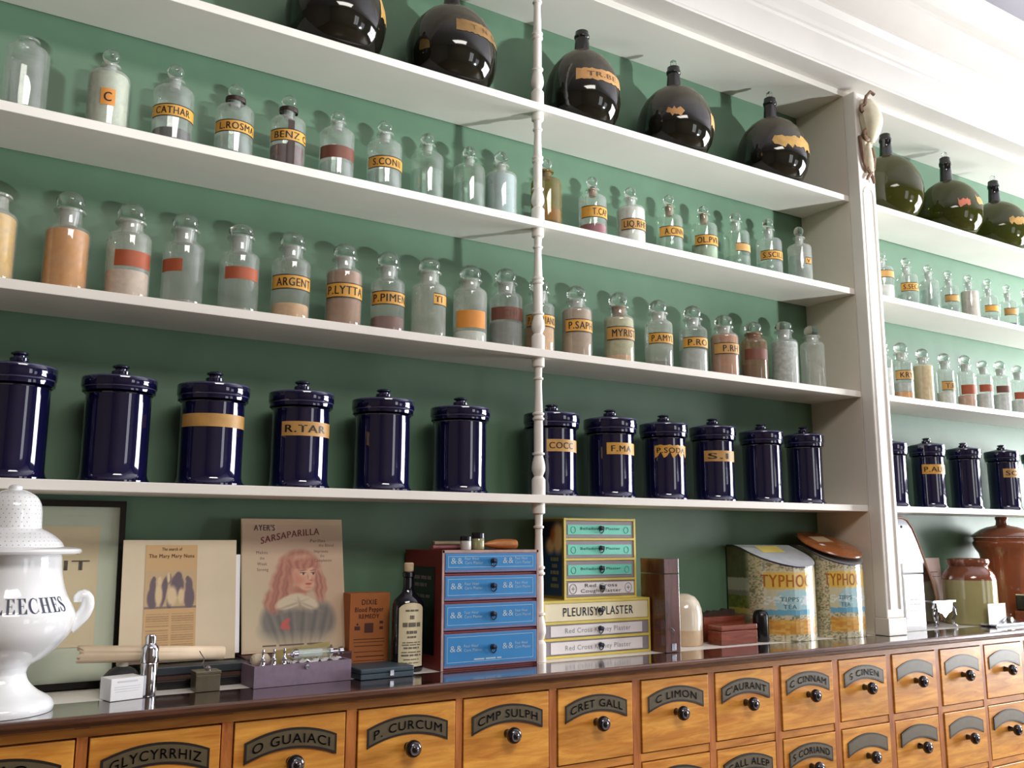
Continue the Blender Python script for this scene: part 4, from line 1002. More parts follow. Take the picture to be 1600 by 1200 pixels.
# --- brown remedy carton
bc = thing('remedy_carton', 'brown paper carton lettered DIXIE REMEDY behind the teal case', 'carton', (.822, 1.912, T), math.radians(-4))
bk = mat('brown_carton_paper', rgb(168, 98, 46), .65, .1, 16)
sub('carton', nbox(-.045, .045, -.028, .028, 0, .163, bev=.0008), bk, bc)
pn = bmesh.new()
for (a, b, c, d) in ((-.034, -.022, .086, .094), (-.030, -.026, .096, .100), (-.012, .008, .080, .100), (.022, .030, .098, .104), (.022, .030, .086, .092), (-.036, .034, .066, .0675), (-.036, .034, .060, .0612), (-.034, .03, .052, .0535), (-.034, .03, .040, .0412), (-.03, .034, .030, .032), (-.035, .035, .022, .023)):
    box(pn, a, b, -.0284, -.0281, c, d)
pr_ = sub('print', pn, mat('dark_brown_print', rgb(74, 34, 24), .6), bc)
for s_, z_, h_, w_ in (('DIXIE', .139, .011, .034), ('Blood Pepper', .124, .010, .064), ('REMEDY', .110, .009, .046)):
    lettering(s_, lambda u, v, z_=z_: (-.002 + u, -.0287, z_ + v), h_, mat('dark_brown_print', rgb(74, 34, 24)), pr_, w_)
# --- dark medicine bottle
db = thing('medicine_bottle', 'tall dark corked medicine bottle with a long cream label', 'bottle', (.890, 1.842, T))
dk = carboy_mat('blue_black_glass', rgb(12, 13, 24), rgb(60, 60, 60), .1)
sub('body', nlathe([(0, .002), (.033, 0), (.0355, .004), (.036, .01), (.036, .128), (.0350, .140), (.031, .150), (.022, .158), (.0145, .165), (.0118, .176), (.0112, .196), (.0138, .198), (.0138, .207), (.0115, .209), (0, .209)], seg=44, sy=.72), dk, db, True)
sub('cork', nlathe([(0, .2092), (.0098, .2092), (.0108, .212), (.0108, .226), (.009, .228), (0, .228)], seg=24, sy=.9), mat('pale_cork', rgb(206, 184, 150), .7, .12, 80), db, True)
bm = bmesh.new(); n = 14; rl = .0366; q_ = []
for i in range(n + 1):
    th = (-52 + 96 * i / n) * D2R; e = (i / n - .5) * 2
    zt_ = .128 + .016 * math.sqrt(max(0, 1 - e * e * .9))
    q_.append([bm.verts.new((rl * math.sin(th), -rl * .72 * math.cos(th) - .0004, zq)) for zq in (.012, zt_)])
for i in range(n): bm.faces.new([q_[i][0], q_[i + 1][0], q_[i + 1][1], q_[i][1]])
lb = sub('label', bm, mat('cream_bottle_label', rgb(226, 214, 178), .55, .05, 20), db, True)
def onb(u, v, z0=0): th = -.07 + u / .0366; return (.0371 * math.sin(th), -.0371 * .72 * math.cos(th) - .0006, z0 + v)
print_lines([(0, .126, .030, .004), (0, .110, .010, .008), (0, .094, .042, .009), (0, .080, .024, .006), (0, .071, .020, .004), (0, .061, .042, .002), (0, .056, .044, .002), (0, .049, .036, .0035), (0, .041, .046, .002), (0, .034, .046, .0035), (0, .026, .036, .002), (0, .019, .040, .002)], lambda u, v: onb(u, v, 0), mat('grey_print', rgb(110, 104, 90)), lb, 5)

# --- blue plaster cabinet
bl = thing('blue_drawer_cabinet', 'worn cardboard cabinet of four bright blue drawers with dark red side', 'drawer cabinet', (1.0730, 1.795, T))
blue = mat('bright_blue_paper', rgb(34, 124, 186), .5, .07, 14); red = mat('dark_red_board', rgb(122, 36, 34), .5, .1, 14)
edge = mat('worn_board_edge', rgb(170, 144, 138), .7, .2, 30); pur = mat('faded_purple_paper', rgb(112, 112, 150), .6, .1, 24)
WB, HB, DB = .125, .2545, .185
bm = bmesh.new()
box(bm, -WB, -WB + .004, .002, DB, 0, HB); box(bm, WB - .004, WB, .002, DB, 0, HB); box(bm, -WB + .004, WB - .004, DB - .004, DB, 0, HB)
for z_ in (0, .0775, .1405, .2005, HB - .004): box(bm, -WB + .004, WB - .004, .004, DB - .004, z_, z_ + .004)
sub('case', bm, red, bl)
bm = bmesh.new()
for a, b in ((-WB - .0006, -WB + .0045), (WB - .0045, WB + .0006)): box(bm, a, b, 0, .0021, 0, HB)
box(bm, -WB, WB, 0, .0021, HB - .0055, HB + .0006)
sub('edging', bm, edge, bl, False, 'worn pinkish edging')
sp = sub('side_panel', nbox(-WB - .0012, -WB - .0001, .035, .165, .03, .218), M_black, bl, False, 'black printed side panel')
ms = mat('faint_grey_print', rgb(120, 112, 110), .6)
print_lines([(0, .190, .085, .008), (-.01, .174, .06, .008), (0, .150, .075, .007)], lambda u, v: (-WB - .0016, .092 - u, v), ms, sp, 3)
lettering('A', lambda u, v: (-WB - .0016, .085 - u, .122 + v), .008, ms, sp, .007)
sil = mat('silver_print', rgb(172, 192, 204), .5, .1, 40)
def frame_strip(bm, x0, x1, z0, z1, y, w=.0009):
    for (a, b, c, d) in ((x0, x1, z0, z0 + w), (x0, x1, z1 - w, z1), (x0, x0 + w, z0 + w, z1 - w), (x1 - w, x1, z0 + w, z1 - w)): box(bm, a, b, y - .0002, y, c, d)
def ring_knob(bm, x, y, z, r=.0075):
    tube(bm, [(x + r * math.cos(a) * .8, y - .006 - .002 * math.sin(a), z - r * .6 + r * math.sin(a)) for a in [2 * PI * k / 16 for k in range(17)]], .0012, 6)
    b2 = nlathe([(0, 0), (.0058, 0), (.0062, .002), (.0042, .004), (.0034, .007), (.0052, .009), (.0050, .012), (0, .013)], seg=16)
    for v in b2.verts: v.co = Vector((x + v.co.x, y - v.co.z, z + v.co.y))
    me = bpy.data.meshes.new('t'); b2.to_mesh(me); b2.free(); bm.from_mesh(me); bpy.data.meshes.remove(me)
M_ringk = mat('dark_steel_pull', rgb(70, 72, 84), .25, .2, 40, metal=.8)
for z0, z1 in ((.005, .0765), (.0835, .1395), (.1465, .1995), (.2065, .2485)):
    d = sub('drawer', nbox(-WB + .0055, WB - .0055, 0, .10, z0, z1, bev=.0012), pur, bl)
    bm = nbox(-WB + .008, WB - .008, -.0007, -.0001, z0 + .006, z1 - .002); sub('facing', bm, blue, d)
    bm = bmesh.new(); frame_strip(bm, -WB + .013, WB - .016, z0 + .011, z1 - .007, -.0008)
    sub('ruled_border', bm, sil, d)
    zc_ = (z0 + z1) / 2 + .003
    for s_, x_, z_, h_, w_ in (('&&', -.090, -.005, .013, .030), ('Four Hour', -.052, .003, .006, .036), ('Corn Plaster', -.047, -.006, .006, .046), ('&&', .042, -.005, .013, .028), ('Four Hour', .078, .003, .006, .034), ('Corn Plaster', .082, -.006, .006, .042)):
        lettering(s_, lambda u, v, x_=x_, z_=z_: (x_ + u, -.0011, zc_ + z_ + v), h_, sil, d, w_, False)
    if z0 < .01: print_lines([(-.01, z0 + .014, .07, .003)], lambda u, v: (u, -.0011, v), sil, d, 2)
    bm = bmesh.new(); ring_knob(bm, .002, -.0008, zc_ + .001, .008); sub('ring_pull', bm, M_ringk, d, True)
# --- bits on top of the blue cabinet
tb = thing('wax_stick_bundle', 'bundle of thin dull pink sticks lying on the blue cabinet', 'sticks', (1.005, 1.87, T + HB + .001))
for k, (dy, dz, c_) in enumerate(((-.012, .005, (150, 92, 96)), (0, .005, (128, 100, 92)), (.011, .005, (140, 110, 96)), (-.005, .014, (150, 136, 110)), (.006, .0145, (120, 104, 84)))):
    bm = bmesh.new(); tube(bm, [(-.05 + .01 * hsh(k), dy, dz), (.045 - .012 * hsh(k, 2), dy, dz)], .0046, 10); sub('stick', bm, mat('stick_%d' % k, rgb(*c_), .5, .15, 40), tb, True)
for k, (x_, y_, r_, h_, dsc) in enumerate(((1.020, 1.822, .0125, .030, 'small glass pot with dark lid, the shorter of two on the blue cabinet'), (1.060, 1.836, .0145, .038, 'taller small glass pot with dark lid and olive contents on the blue cabinet'))):
    j = thing('salve_pot', dsc, 'jar', (x_, y_, T + HB + .001), 0, 'small pots on the blue cabinet')
    sub('pot', nlathe([(0, 0), (r_ * .95, 0), (r_, .002), (r_, h_ * .62), (r_ * .92, h_ * .66), (0, h_ * .66)], seg=24), mat(('pale_pot', 'olive_pot')[k], rgb(*((206, 204, 200), (150, 150, 108))[k]), .15, .05, 20, coat=.5), j, True)
    sub('lid', nlathe([(0, h_ * .661), (r_ * 1.02, h_ * .661), (r_ * 1.02, h_ * .95), (r_ * .9, h_), (0, h_)], seg=24), mat('pot_lid', rgb(52, 50, 56), .25, .1, 30, metal=.6), j, True)
po2 = thing('carved_pod', 'pointed orange brown wooden pod lying on the blue cabinet', 'ornament', (1.143, 1.86, T + HB + .0125))
bm = xlathe([(0, -.055), (.003, -.052), (.007, -.040), (.0112, -.020), (.0122, 0), (.0118, .022), (.0102, .034), (.004, .038), (0, .0382)], 24)
sub('pod', bm, wood('pod_wood', rgb(150, 84, 40), rgb(206, 136, 74), .4, 10), po2, True)

# --- yellow plaster cabinets
yel = mat('yellow_board', rgb(214, 194, 96), .5, .08, 20); crm = mat('cream_drawer_paper', rgb(232, 222, 190), .55, .05, 20); gry = mat('grey_drawer_board', rgb(140, 132, 140), .6, .08, 24)
plum = mat('plum_tinted_paper', rgb(226, 220, 220), .55, .05, 20); aqua = mat('aqua_label', rgb(112, 206, 184), .5, .06, 20)
scr = mat('grey_green_script', rgb(128, 138, 140), .6)
py = thing('pleurisy_plaster_cabinet', 'cream and yellow drawer cabinet lettered PLEURISY PLASTER', 'drawer cabinet', (1.4065, 1.842, T))
WP, HP, DP = .164, .133, .14
bm = bmesh.new()
box(bm, -WP, -WP + .0055, 0, DP, 0, HP); box(bm, WP - .0055, WP, 0, DP, 0, HP); box(bm, -WP + .0055, WP - .0055, DP - .004, DP, 0, HP)
for z_ in (0, .0400, .0780, HP - .006): box(bm, -WP + .0055, WP - .0055, 0, DP - .004, z_, z_ + .006)
sub('case', bm, yel, py)
for k, (z0, z1) in enumerate(((.0068, .0394), (.0468, .0774), (.0848, .1264))):
    d = sub('drawer', nbox(-WP + .0062, WP - .0062, .0015, .11, z0, z1, bev=.0008), crm if k == 2 else gry, py)
    if k < 2:
        sub('label', nbox(-WP + .022, WP - .026, .0006, .0013, z0 + .003, z1 - .003), plum, d)
        lettering('Red Cross Kidney Plaster', lambda u, v: (u, .0002, z0 + .010 + v), .0115, scr, d, .20, False)
    else: lettering('PLEURISY PLASTER', lambda u, v: (.002 + u, .0008, z0 + .011 + v), .0205, mat('slate_letter', rgb(112, 124, 132), .5), d, .215)
    bm = bmesh.new(); ring_knob(bm, .004, .0006, (z0 + z1) / 2 + .002, .0075); sub('ring_pull', bm, M_ringk, d, True)
tq = thing('teal_drawer_cabinet', 'small yellow cabinet of aqua labelled drawers on the PLEURISY cabinet', 'drawer cabinet', (1.424, 1.852, T + HP + .0005))
WT, HT, DT = .1125, .197, .128
bm = bmesh.new()
box(bm, -WT, -WT + .006, 0, DT, 0, HT); box(bm, WT - .006, WT, 0, DT, 0, HT); box(bm, -WT + .006, WT - .006, DT - .004, DT, 0, HT)
for z_ in (0, .0445, .0935, .1425, HT - .006): box(bm, -WT + .006, WT - .006, 0, DT - .004, z_, z_ + .0055)
sub('case', bm, yel, tq)
def sidep(s, t):
    c = (22, 34, 58)
    if t < .6: c = mixc(c, (10, 58, 100), .9 if .35 < s < .96 else .3)
    c = mixc(c, (206, 176, 120), max(blob(s, t, .80, .76, .20, .20, .25, .3), blob(s, t, .55, .66, .16, .10, .4)))
    c = mixc(c, (176, 96, 40), blob(s, t, .62, .80, .08, .09, .6))
    if s > .94 or t > .97 or t < .03: c = (120, 104, 40)
    return c
sd = painted('side_panel', sidep, DT - .002, HT - .004, 40, 50, lambda u, v: (-WT - .0006, DT / 2 - u, .002 + v), M_print, tq); sd['label'] = 'dark blue printed side panel with a pale figure'
print_lines([(0, .092, .034, .009), (0, .076, .022, .009), (0, .060, .036, .009), (0, .044, .022, .009), (0, .028, .034, .009)], lambda u, v: (-WT - .0010, .040 - u, v), mat('dull_gold_print', rgb(120, 124, 84), .6), sd, 7)
for k, (z0, z1) in enumerate(((.006, .044), (.0505, .093), (.0995, .142), (.1485, .1905))):
    d = sub('drawer', nbox(-WT + .0068, WT - .0068, .002, .10, z0, z1 - .0005, bev=.0008), gry, tq)
    if k == 0:
        sub('label', nbox(-WT + .012, WT - .008, .0008, .0018, z0 + .006, z1 - .004), plum, d, False, 'pale label with two cross emblems')
        lettering('Red Cross', lambda u, v: (.0 + u, .0004, z0 + .023 + v), .0085, scr, d, .10)
        lettering('Cough Plaster', lambda u, v: (.0 + u, .0004, z0 + .010 + v), .0085, scr, d, .125)
        bm = bmesh.new()
        for x_ in (-.086, .086):
            tube(bm, [(x_ + .0105 * math.cos(a), .0005, z0 + .0195 + .0115 * math.sin(a)) for a in [2 * PI * q / 20 for q in range(21)]], .0009, 5)
            box(bm, x_ - .0012, x_ + .0012, .0004, .0007, z0 + .0145, z0 + .0245); box(bm, x_ - .005, x_ + .005, .0003, .0006, z0 + .0183, z0 + .0207)
        sub('emblem', bm, scr, d)
    else:
        sub('label', nbox(-WT + .012, WT - .014, .0008, .0018, z0 + .008, z1 - .010), aqua, d, False, 'aqua paper label')
        lettering('Belladonna Plaster', lambda u, v: (.0 + u, .0004, z0 + .020 + v), .0065, mat('dim_teal_print', rgb(72, 140, 128), .6), d, .125)
        bm = bmesh.new()
        for x_ in (-.084, .082): tube(bm, [(x_ + .007 * math.cos(a), .0005, z0 + .0195 + .008 * math.sin(a)) for a in [2 * PI * q / 16 for q in range(17)]], .0006, 5)
        sub('emblem', bm, mat('dim_teal_print', rgb(72, 140, 128)), d)
    bm = bmesh.new(); ring_knob(bm, .0, .0008, (z0 + z1) / 2 + .003, .0075); sub('ring_pull', bm, M_ringk, d, True)
# --- mahogany boxes, dome, dark cylinder
mah = wood('mahogany', rgb(66, 32, 28), rgb(104, 56, 46), .22, 8, 'z', coat=.5); mah2 = wood('red_mahogany', rgb(104, 46, 32), rgb(150, 76, 52), .25, 8, 'x', coat=.4)
tx = thing('tall_mahogany_box', 'tall upright dark mahogany box with a hinged lid', 'box', (1.600, 1.836, T))
sub('body', nbox(-.0245, .0245, -.046, .046, 0, .192, bev=.001), mah, tx)
sub('lid', nbox(-.0245, .0245, -.046, .046, .1935, .2305, bev=.001), mah, tx)
bm = bmesh.new(); box(bm, -.006, .008, -.0475, -.0459, .004, .022, bev=.0006); tube(bm, [(-.002, -.047, .046), (.002, -.049, .052), (-.004, -.049, .058), (-.007, -.047, .060)], .001, 6)
sub('latch', bm, M_steel, tx, False, 'small steel latch')
dm = thing('cream_stone_dome', 'smooth cream stoneware jar with domed top behind the tall mahogany box', 'jar', (1.742, 1.905, T))
sub('body', nlathe([(0, 0), (.048, 0), (.050, .004), (.050, .040), (.0502, .0402, 1), (.0502, .078, 1), (.048, .095, 1), (.042, .112, 1), (.031, .126, 1), (.015, .133, 1), (0, .1345, 1)], seg=44), [mat('bare_stoneware', rgb(206, 180, 146), .5, .08, 30), mat('cream_glaze', rgb(232, 220, 198), .15, .04, 14, coat=.5)], dm, True)
b1 = thing('low_mahogany_box', 'small low reddish mahogany box, the front one of two', 'box', (1.876, 1.858, T))
sub('body', nbox(-.068, .068, -.026, .026, 0, .036, bev=.002), mah2, b1); sub('lid', nbox(-.0685, .0685, -.0265, .0265, .0365, .0515, bev=.004), mah2, b1)
b2 = thing('rear_mahogany_box', 'reddish wooden box with ragged top edge behind the front mahogany box', 'box', (1.905, 1.946, T))
bm = nbox(-.078, .078, -.03, .03, 0, .066, bev=.002); sub('body', bm, mah2, b2)
bm = bmesh.new(); out_ = [(-.076, .0)] + [(-.076 + .152 * i / 16, .006 + .012 * hsh(i, 3)) for i in range(17)] + [(.076, .0)]
slab(bm, [(x_, .0662 + z_) for x_, z_ in out_], .006, .022); sub('ragged_paper', bm, mat('brown_wadding', rgb(62, 48, 40), .9, .2, 60), b2)
dc = thing('dark_glass_cylinder', 'glossy black dome-topped cylinder left of the printed tea tin', 'bottle', (1.9805, 1.853, T))
sub('body', nlathe([(0, 0), (.0205, 0), (.0215, .002), (.0215, .066), (.0205, .073), (.0172, .080), (.0112, .0845), (0, .0865)], seg=36), M_black, dc, True)

# --- printed tea tins
def tin(name, label, x, y, hw, ry, ydeep, zb, zf, lidcol, seed):
    """D-shaped bin: flat sides and back, curved front, top sloping forward"""
    t = thing(name, label, 'tin', (x, y, T)); n = 26
    out = [(-hw, ydeep), (-hw, ydeep * .66), (-hw, ydeep * .33), (-hw, 0)] + [(hw * math.cos(PI + PI * i / n), ry * math.sin(PI + PI * i / n)) for i in range(1, n)] + [(hw, 0), (hw, ydeep * .5), (hw, ydeep)]
    def top_z(yy): 
        k = (yy + ry) / (ydeep * .55 + ry); return zf + (zb - zf) * min(1, max(0, k))
    cum = [0.0]
    for a, b in zip(out, out[1:]): cum.append(cum[-1] + math.dist(a, b))
    tot = cum[-1]; s_side = cum[3] / tot; NZ = 80
    V, F, Cc = [], [], []
    fine = []
    for i in range(len(out) - 1):
        m_ = 8 if i < 3 else 4
        for k in range(m_): fine.append((mixp(out[i], out[i + 1], k / m_), (cum[i] + (cum[i + 1] - cum[i]) * k / m_) / tot))
    fine.append((out[-1], 1.0))
    def ink(s, z):
        if s < s_side:                                   # landscape side
            k = s / s_side
            c = (72, 74, 48)
            c = mixc(c, (98, 98, 66), hsh(int(k * 9), int(z * 60)) * .4)
            if z < .17: c = (150, 152, 138)
            if z < .135: c = (112, 114, 100)
            if z < .12: c = mixc((104, 112, 34), (72, 82, 30), hsh(int(k * 14), int(z * 120)))
            if z < .085: c = mixc((150, 146, 62), (176, 160, 90), k)
            if z < .07: c = (120, 116, 96)
            if k > .78: c = mixc(c, (196, 190, 170), (k - .78) / .22 * (.4 + .6 * hsh(int(z * 90), seed)))
            return c
        k = (s - s_side) / (1 - s_side)                   # flowered front
        c = (206, 196, 164)
        g = hsh(int(k * 75), int(z * 330) + seed) * .7 + .3 * hsh(int(k * 24), int(z * 90) + seed)
        if k < .10 or (z < .075 and hsh(int(k * 30), 4) > .3) or z > .192:
            if g > .66: c = (128, 128, 96)
            elif g > .55: c = (164, 164, 128)
            elif g < .12: c = (186, 140, 120)
        if .10 < k < .50:
            if .142 < z < .188: c = (226, 190, 92)
            elif .07 < z < .140:
                c = (166, 204, 208) if (k - .31) ** 2 / .018 + (z - .108) ** 2 / .0011 < 1.1 else (206, 200, 170)
                if z < .085: c = (110, 170, 196)
                if .098 < z < .124 and hsh(int(k * 60), int(z * 240)) > .6: c = (220, 228, 226)
            elif .018 < z < .058: c = mixc((222, 180, 96), (206, 140, 60), hsh(int(k * 30), int(z * 200)))
        return c
    for j in range(NZ + 1):
        for (p, s) in fine:
            zt_ = top_z(p[1]); z = zt_ * j / NZ
            V.append((p[0], p[1], z)); Cc.append(ink(s, z))
    m_ = len(fine)
    for j in range(NZ):
        for i in range(m_ - 1): F.append((j * m_ + i, j * m_ + i + 1, (j + 1) * m_ + i + 1, (j + 1) * m_ + i))
    F.append(tuple(reversed(range(m_)))); 
    for j in range(NZ): F.append((j * m_ + m_ - 1, j * m_, (j + 1) * m_, (j + 1) * m_ + m_ - 1))
    me = bpy.data.meshes.new('body'); me.from_pydata(V, [], F); me.materials.append(M_tinprint)
    ca = me.color_attributes.new('ink', 'FLOAT_COLOR', 'POINT')
    for k, c in enumerate(Cc): ca.data[k].color = (lin(c[0]), lin(c[1]), lin(c[2]), 1)
    b = bpy.data.objects.new('body', me); COL.objects.link(b); b.parent = t
    def onfront(u, v, z0):
        th = -.50 + u / hw; return ((hw + .0006) * math.sin(th), -(ry + .0006) * math.cos(th), z0 + v)
    lettering('TYPHOO', lambda u, v: onfront(u, v, .148), .034, mat('tin_orange_letter', rgb(178, 104, 40), .3), b, hw * 1.45)
    lettering('TIPPS', lambda u, v: onfront(u, v, .108), .012, mat('tin_blue_letter', rgb(84, 124, 140), .3), b, hw * .5)
    lettering('TEA', lambda u, v: onfront(u, v, .088), .012, mat('tin_blue_letter', rgb(84, 124, 140), .3), b, hw * .35)
    return t, out, top_z
def mixp(a, b, t): return (a[0] + (b[0] - a[0]) * t, a[1] + (b[1] - a[1]) * t)
t1, out1, tz1 = tin('tea_tin', 'larger floral printed tea tin with a pale sloping lid', 2.098, 1.898, .108, .108, .086, .259, .199, None, 3)
def cap(out, tz, grow, th, z0):
    bm = bmesh.new(); o2 = []
    for (a, b) in out: o2.append((a * grow, b * grow if b < 0 else b))
    ylo = min(q[1] for q in o2); k = 10
    A_ = [bm.verts.new((a, b, tz(b) + z0)) for a, b in o2]; B_ = [bm.verts.new((a, b, tz(b) + z0 + th)) for a, b in o2]; m_ = len(o2)
    for i in range(m_): f = bm.faces.new([A_[i], A_[(i + 1) % m_], B_[(i + 1) % m_], B_[i]]); f.material_index = 1
    # ribbon the top so that it follows the slope
    half = m_ // 2
    for arr in (A_, B_):
        for i in range(half):
            j = m_ - 1 - i
            if j - 1 > i + 1: bm.faces.new([arr[i], arr[i + 1], arr[j - 1], arr[j]])
            elif j > i + 1: bm.faces.new([arr[i], arr[i + 1], arr[j]])
    return bm
lid1 = sub('lid', cap(out1, tz1, 1.012, .004, .0003), [mat('pale_blue_tin_lid', rgb(206, 212, 216), .18, .1, 26, coat=.5), mat('dark_blue_lid_rim', rgb(48, 52, 74), .3, .1, 20)], t1)
bm = bmesh.new(); vs = [bm.verts.new((x_, y_, tz1(y_) + .0049)) for x_, y_ in ((-.045, .035), (-.055, -.01), (.035, -.01), (.045, .035))]; bm.faces.new(vs)
sub('paper_slip', bm, mat('yellow_slip', rgb(226, 206, 110), .6), lid1)
t2, out2, tz2 = tin('tea_tin', 'narrower floral printed tea tin beneath a tilted brown oval board', 2.3045, 1.850, .086, .070, .10, .259, .203, None, 11)
sub('lid', cap(out2, tz2, 1.01, .003, .0003), [mat('tin_lid_grey', rgb(150, 150, 150), .3, .1, 30), mat('dark_blue_lid_rim', rgb(48, 52, 74))], t2)
bd = thing('oval_board', 'brown oval wooden board lying tilted on the narrower tea tin', 'board', (2.3035, 1.872, T + .2375 + .019))
bd.rotation_euler = (math.radians(22.5), 0, 0)
bm = nlathe([(0, 0), (.078, 0), (.090, .003), (.094, .007), (.092, .0105), (.085, .012), (0, .0125)], seg=64)
for v in bm.verts: v.co.y *= 1.06
sub('board', bm, wood('board_wood', rgb(134, 74, 38), rgb(190, 116, 66), .25, 4, 'x', coat=.4), bd, True)
sub('paper_slip', nbox(-.04, .03, .01, .05, .0126, .013), mat('buff_slip', rgb(196, 176, 140), .6), bd); sub('paper_scrap', nbox(-.055, -.038, -.018, -.006, .0126, .013), M_whitecard, bd)

# --- right hand bay
bp_ = leaning('metal_back_plate', 'tall polished metal plate with brown rim and rounded top, beside the pilaster', 'plate', 2.735, 1.922, T + .009, .135)
def arch_out(g):
    o_ = [(-.20 - g, 0), (.186 + g, 0)]; c_ = [(.175 + g, .12), (.135 + g, .26), (.115 + g, .312), (.095 + g * .8, .338 + g * .6), (.070, .346 + g), (-.07, .346 + g), (-.095 - g * .8, .338 + g * .6), (-.115 - g, .312), (-.135 - g, .26), (-.16 - g, .12)]
    return o_ + c_
bm = bmesh.new(); slab(bm, arch_out(0), 0, .003); sub('sheet', bm, M_steel, bp_)
bm = bmesh.new(); pts = [(x_, .0015, z_) for x_, z_ in arch_out(.001)[1:] + arch_out(.001)[:1]]; tube(bm, pts, .0052, 8); sub('rim', bm, mat('brown_enamel_rim', rgb(176, 128, 96), .3, .1, 30), bp_, True)
bm = nlathe([(0, 0), (.004, 0), (.004, .002), (0, .0025)], seg=12)
for v in bm.verts: v.co = Vector((.06 + v.co.x, -v.co.z, .315 + v.co.y))
sub('rivet', bm, M_dark, bp_)
wt = thing('white_tin_box', 'tall white printed tin box standing right of the pilaster', 'tin', (2.612, 1.836, T))
sub('body', nbox(-.052, .052, -.03, .03, 0, .172, bev=.002), mat('white_tin', rgb(186, 186, 186), .3, .03, 20, coat=.2), wt)
sub('lid', nbox(-.053, .053, -.031, .031, .175, .205, bev=.003), mat('white_tin', rgb(222, 222, 226)), wt)
def wtp(s, t):
    c = (216, 216, 214)
    if hsh(int(s * 26), int(t * 40)) > .82: c = (200, 198, 190)
    if s > .72 and .45 < t < .75: c = (224, 218, 176)
    if t < .2: c = mixc(c, (190, 186, 196), hsh(int(s * 20), int(t * 60)) * .7)
    if abs(t - .21) < .012: c = (150, 146, 160)
    return c
wp = painted('printed_front', wtp, .096, .155, 40, 60, lambda u, v: (u, -.0306, .008 + v), M_tinprint, wt)
print_lines([(0, .092, .05, .006), (0, .078, .055, .006), (0, .060, .06, .003)], lambda u, v: (u, -.0310, v), mat('pale_lilac_print', rgb(170, 166, 184), .5), wp, 4)
ss = thing('silver_stand', 'small silver stand on four curved legs right of the white tin box', 'stand', (2.785, 1.852, T))
sub('tray_top', nbox(-.062, .062, -.034, .034, .078, .086, bev=.003), M_chrome, ss)
for sx in (-1, 1):
    for sy_ in (-1, 1):
        bm = bmesh.new(); tube(bm, [(sx * .05, sy_ * .026, .078), (sx * .058, sy_ * .031, .062), (sx * .056, sy_ * .031, .040), (sx * .046, sy_ * .027, .022), (sx * .047, sy_ * .029, .010), (sx * .057, sy_ * .033, .004)], [.005, .0055, .005, .004, .004, .005], 8)
        sub('leg', bm, M_chrome, ss, True)
bm = bmesh.new(); slab(bm, [(-.042, .078), (-.036, .052), (-.018, .046), (0, .032), (.018, .046), (.036, .052), (.042, .078)], -.033, -.029)
sub('apron', bm, M_chrome, ss)
pk = leaning('pink_booklet', 'pale pink booklet leaning on the wall behind the silver stand', 'booklet', 2.972, 1.966, T + .0012, .085)
sub('cover', nbox(-.052, .052, 0, .004, 0, .215), mat('pale_pink_paper', rgb(240, 214, 204), .65, .05, 14), pk)
bm = bmesh.new(); box(bm, -.03, .03, -.0006, -.0001, .165, .168); box(bm, -.04, .04, -.0006, -.0001, .150, .152); sub('print', bm, mat('pink_grey_print', rgb(168, 130, 128), .6), pk)
sj = thing('stoneware_jar', 'squat stoneware jar, brown above and cream green below', 'jar', (3.003, 1.865, T))
sub('body', nlathe([(0, 0), (.080, 0), (.0836, .004), (.0838, .145), (.0834, .148, 1), (.080, .164, 1), (.070, .178, 1), (.064, .184, 1), (.062, .190, 1), (.066, .196, 1), (.068, .206, 1), (.066, .214, 1), (.060, .216, 1), (.056, .212, 1), (.054, .18, 1), (0, .17, 1)], seg=52), [mat('cream_stoneware_glaze', rgb(176, 168, 116), .12, .12, 8, coat=.5), mat('brown_salt_glaze', rgb(128, 74, 50), .12, .12, 14, coat=.6)], sj, True)
cr = thing('brown_crock', 'large brown salt-glazed urn with domed lid at the right edge', 'crock', (3.262, 1.885, T))
brn = mat('brown_salt_glaze', rgb(128, 74, 50)); brn2 = mat('red_brown_glaze', rgb(150, 86, 56), .12, .12, 10, coat=.6)
sub('body', nlathe([(0, 0), (.070, 0), (.072, .006), (.062, .02), (.060, .04), (.068, .09), (.074, .15), (.078, .205), (.082, .23), (.094, .248), (.100, .262), (.100, .270), (.095, .276), (.098, .282), (.098, .287), (0, .287)], seg=56), brn2, cr, True)
ld = sub('lid', nlathe([(0, .2875), (.1015, .2875), (.1025, .291), (.100, .295), (.090, .303), (.074, .314), (.052, .323), (.026, .328), (.0205, .331), (.0195, .336), (.0185, .345), (.0205, .351), (.0215, .356), (.019, .360), (0, .361)], seg=56), brn, cr, True)
wc = thing('white_card_stand', 'small blank white card standing before the stoneware jar', 'card', (2.985, 1.766, T + .0065), math.radians(0))
sub('card', nbox(-.05, .05, -.001, .001, 0, .066), M_whitecard, wc)
sub('foot', nbox(-.045, .045, .001, .012, 0, .002), M_whitecard, wc)
tr = thing('white_enamel_tray', 'shallow white enamel tray at the right end of the countertop', 'tray', (3.15, 1.798, T))
bm = bmesh.new(); box(bm, -.2, .2, -.045, -.002, .002, .006, bev=.001)
for q in ((-.205, .205, -.052, -.045), (-.205, .205, -.002, .003)): box(bm, q[0], q[1], q[2], q[3], .003, .0085, bev=.001)
for q in ((-.206, -.199, -.046, .0), (.199, .206, -.046, .0)): box(bm, q[0], q[1], q[2], q[3], .003, .0085, bev=.001)
box(bm, -.19, .19, -.04, -.004, 0, .002)
sub('body', bm, mat('white_enamel', rgb(226, 226, 232), .12, .02, 8, coat=.6), tr)
tl = thing('metal_clamp', 'small nickel clamp lying on the white enamel tray', 'tool', (3.05, 1.776, T + .0065), .1)
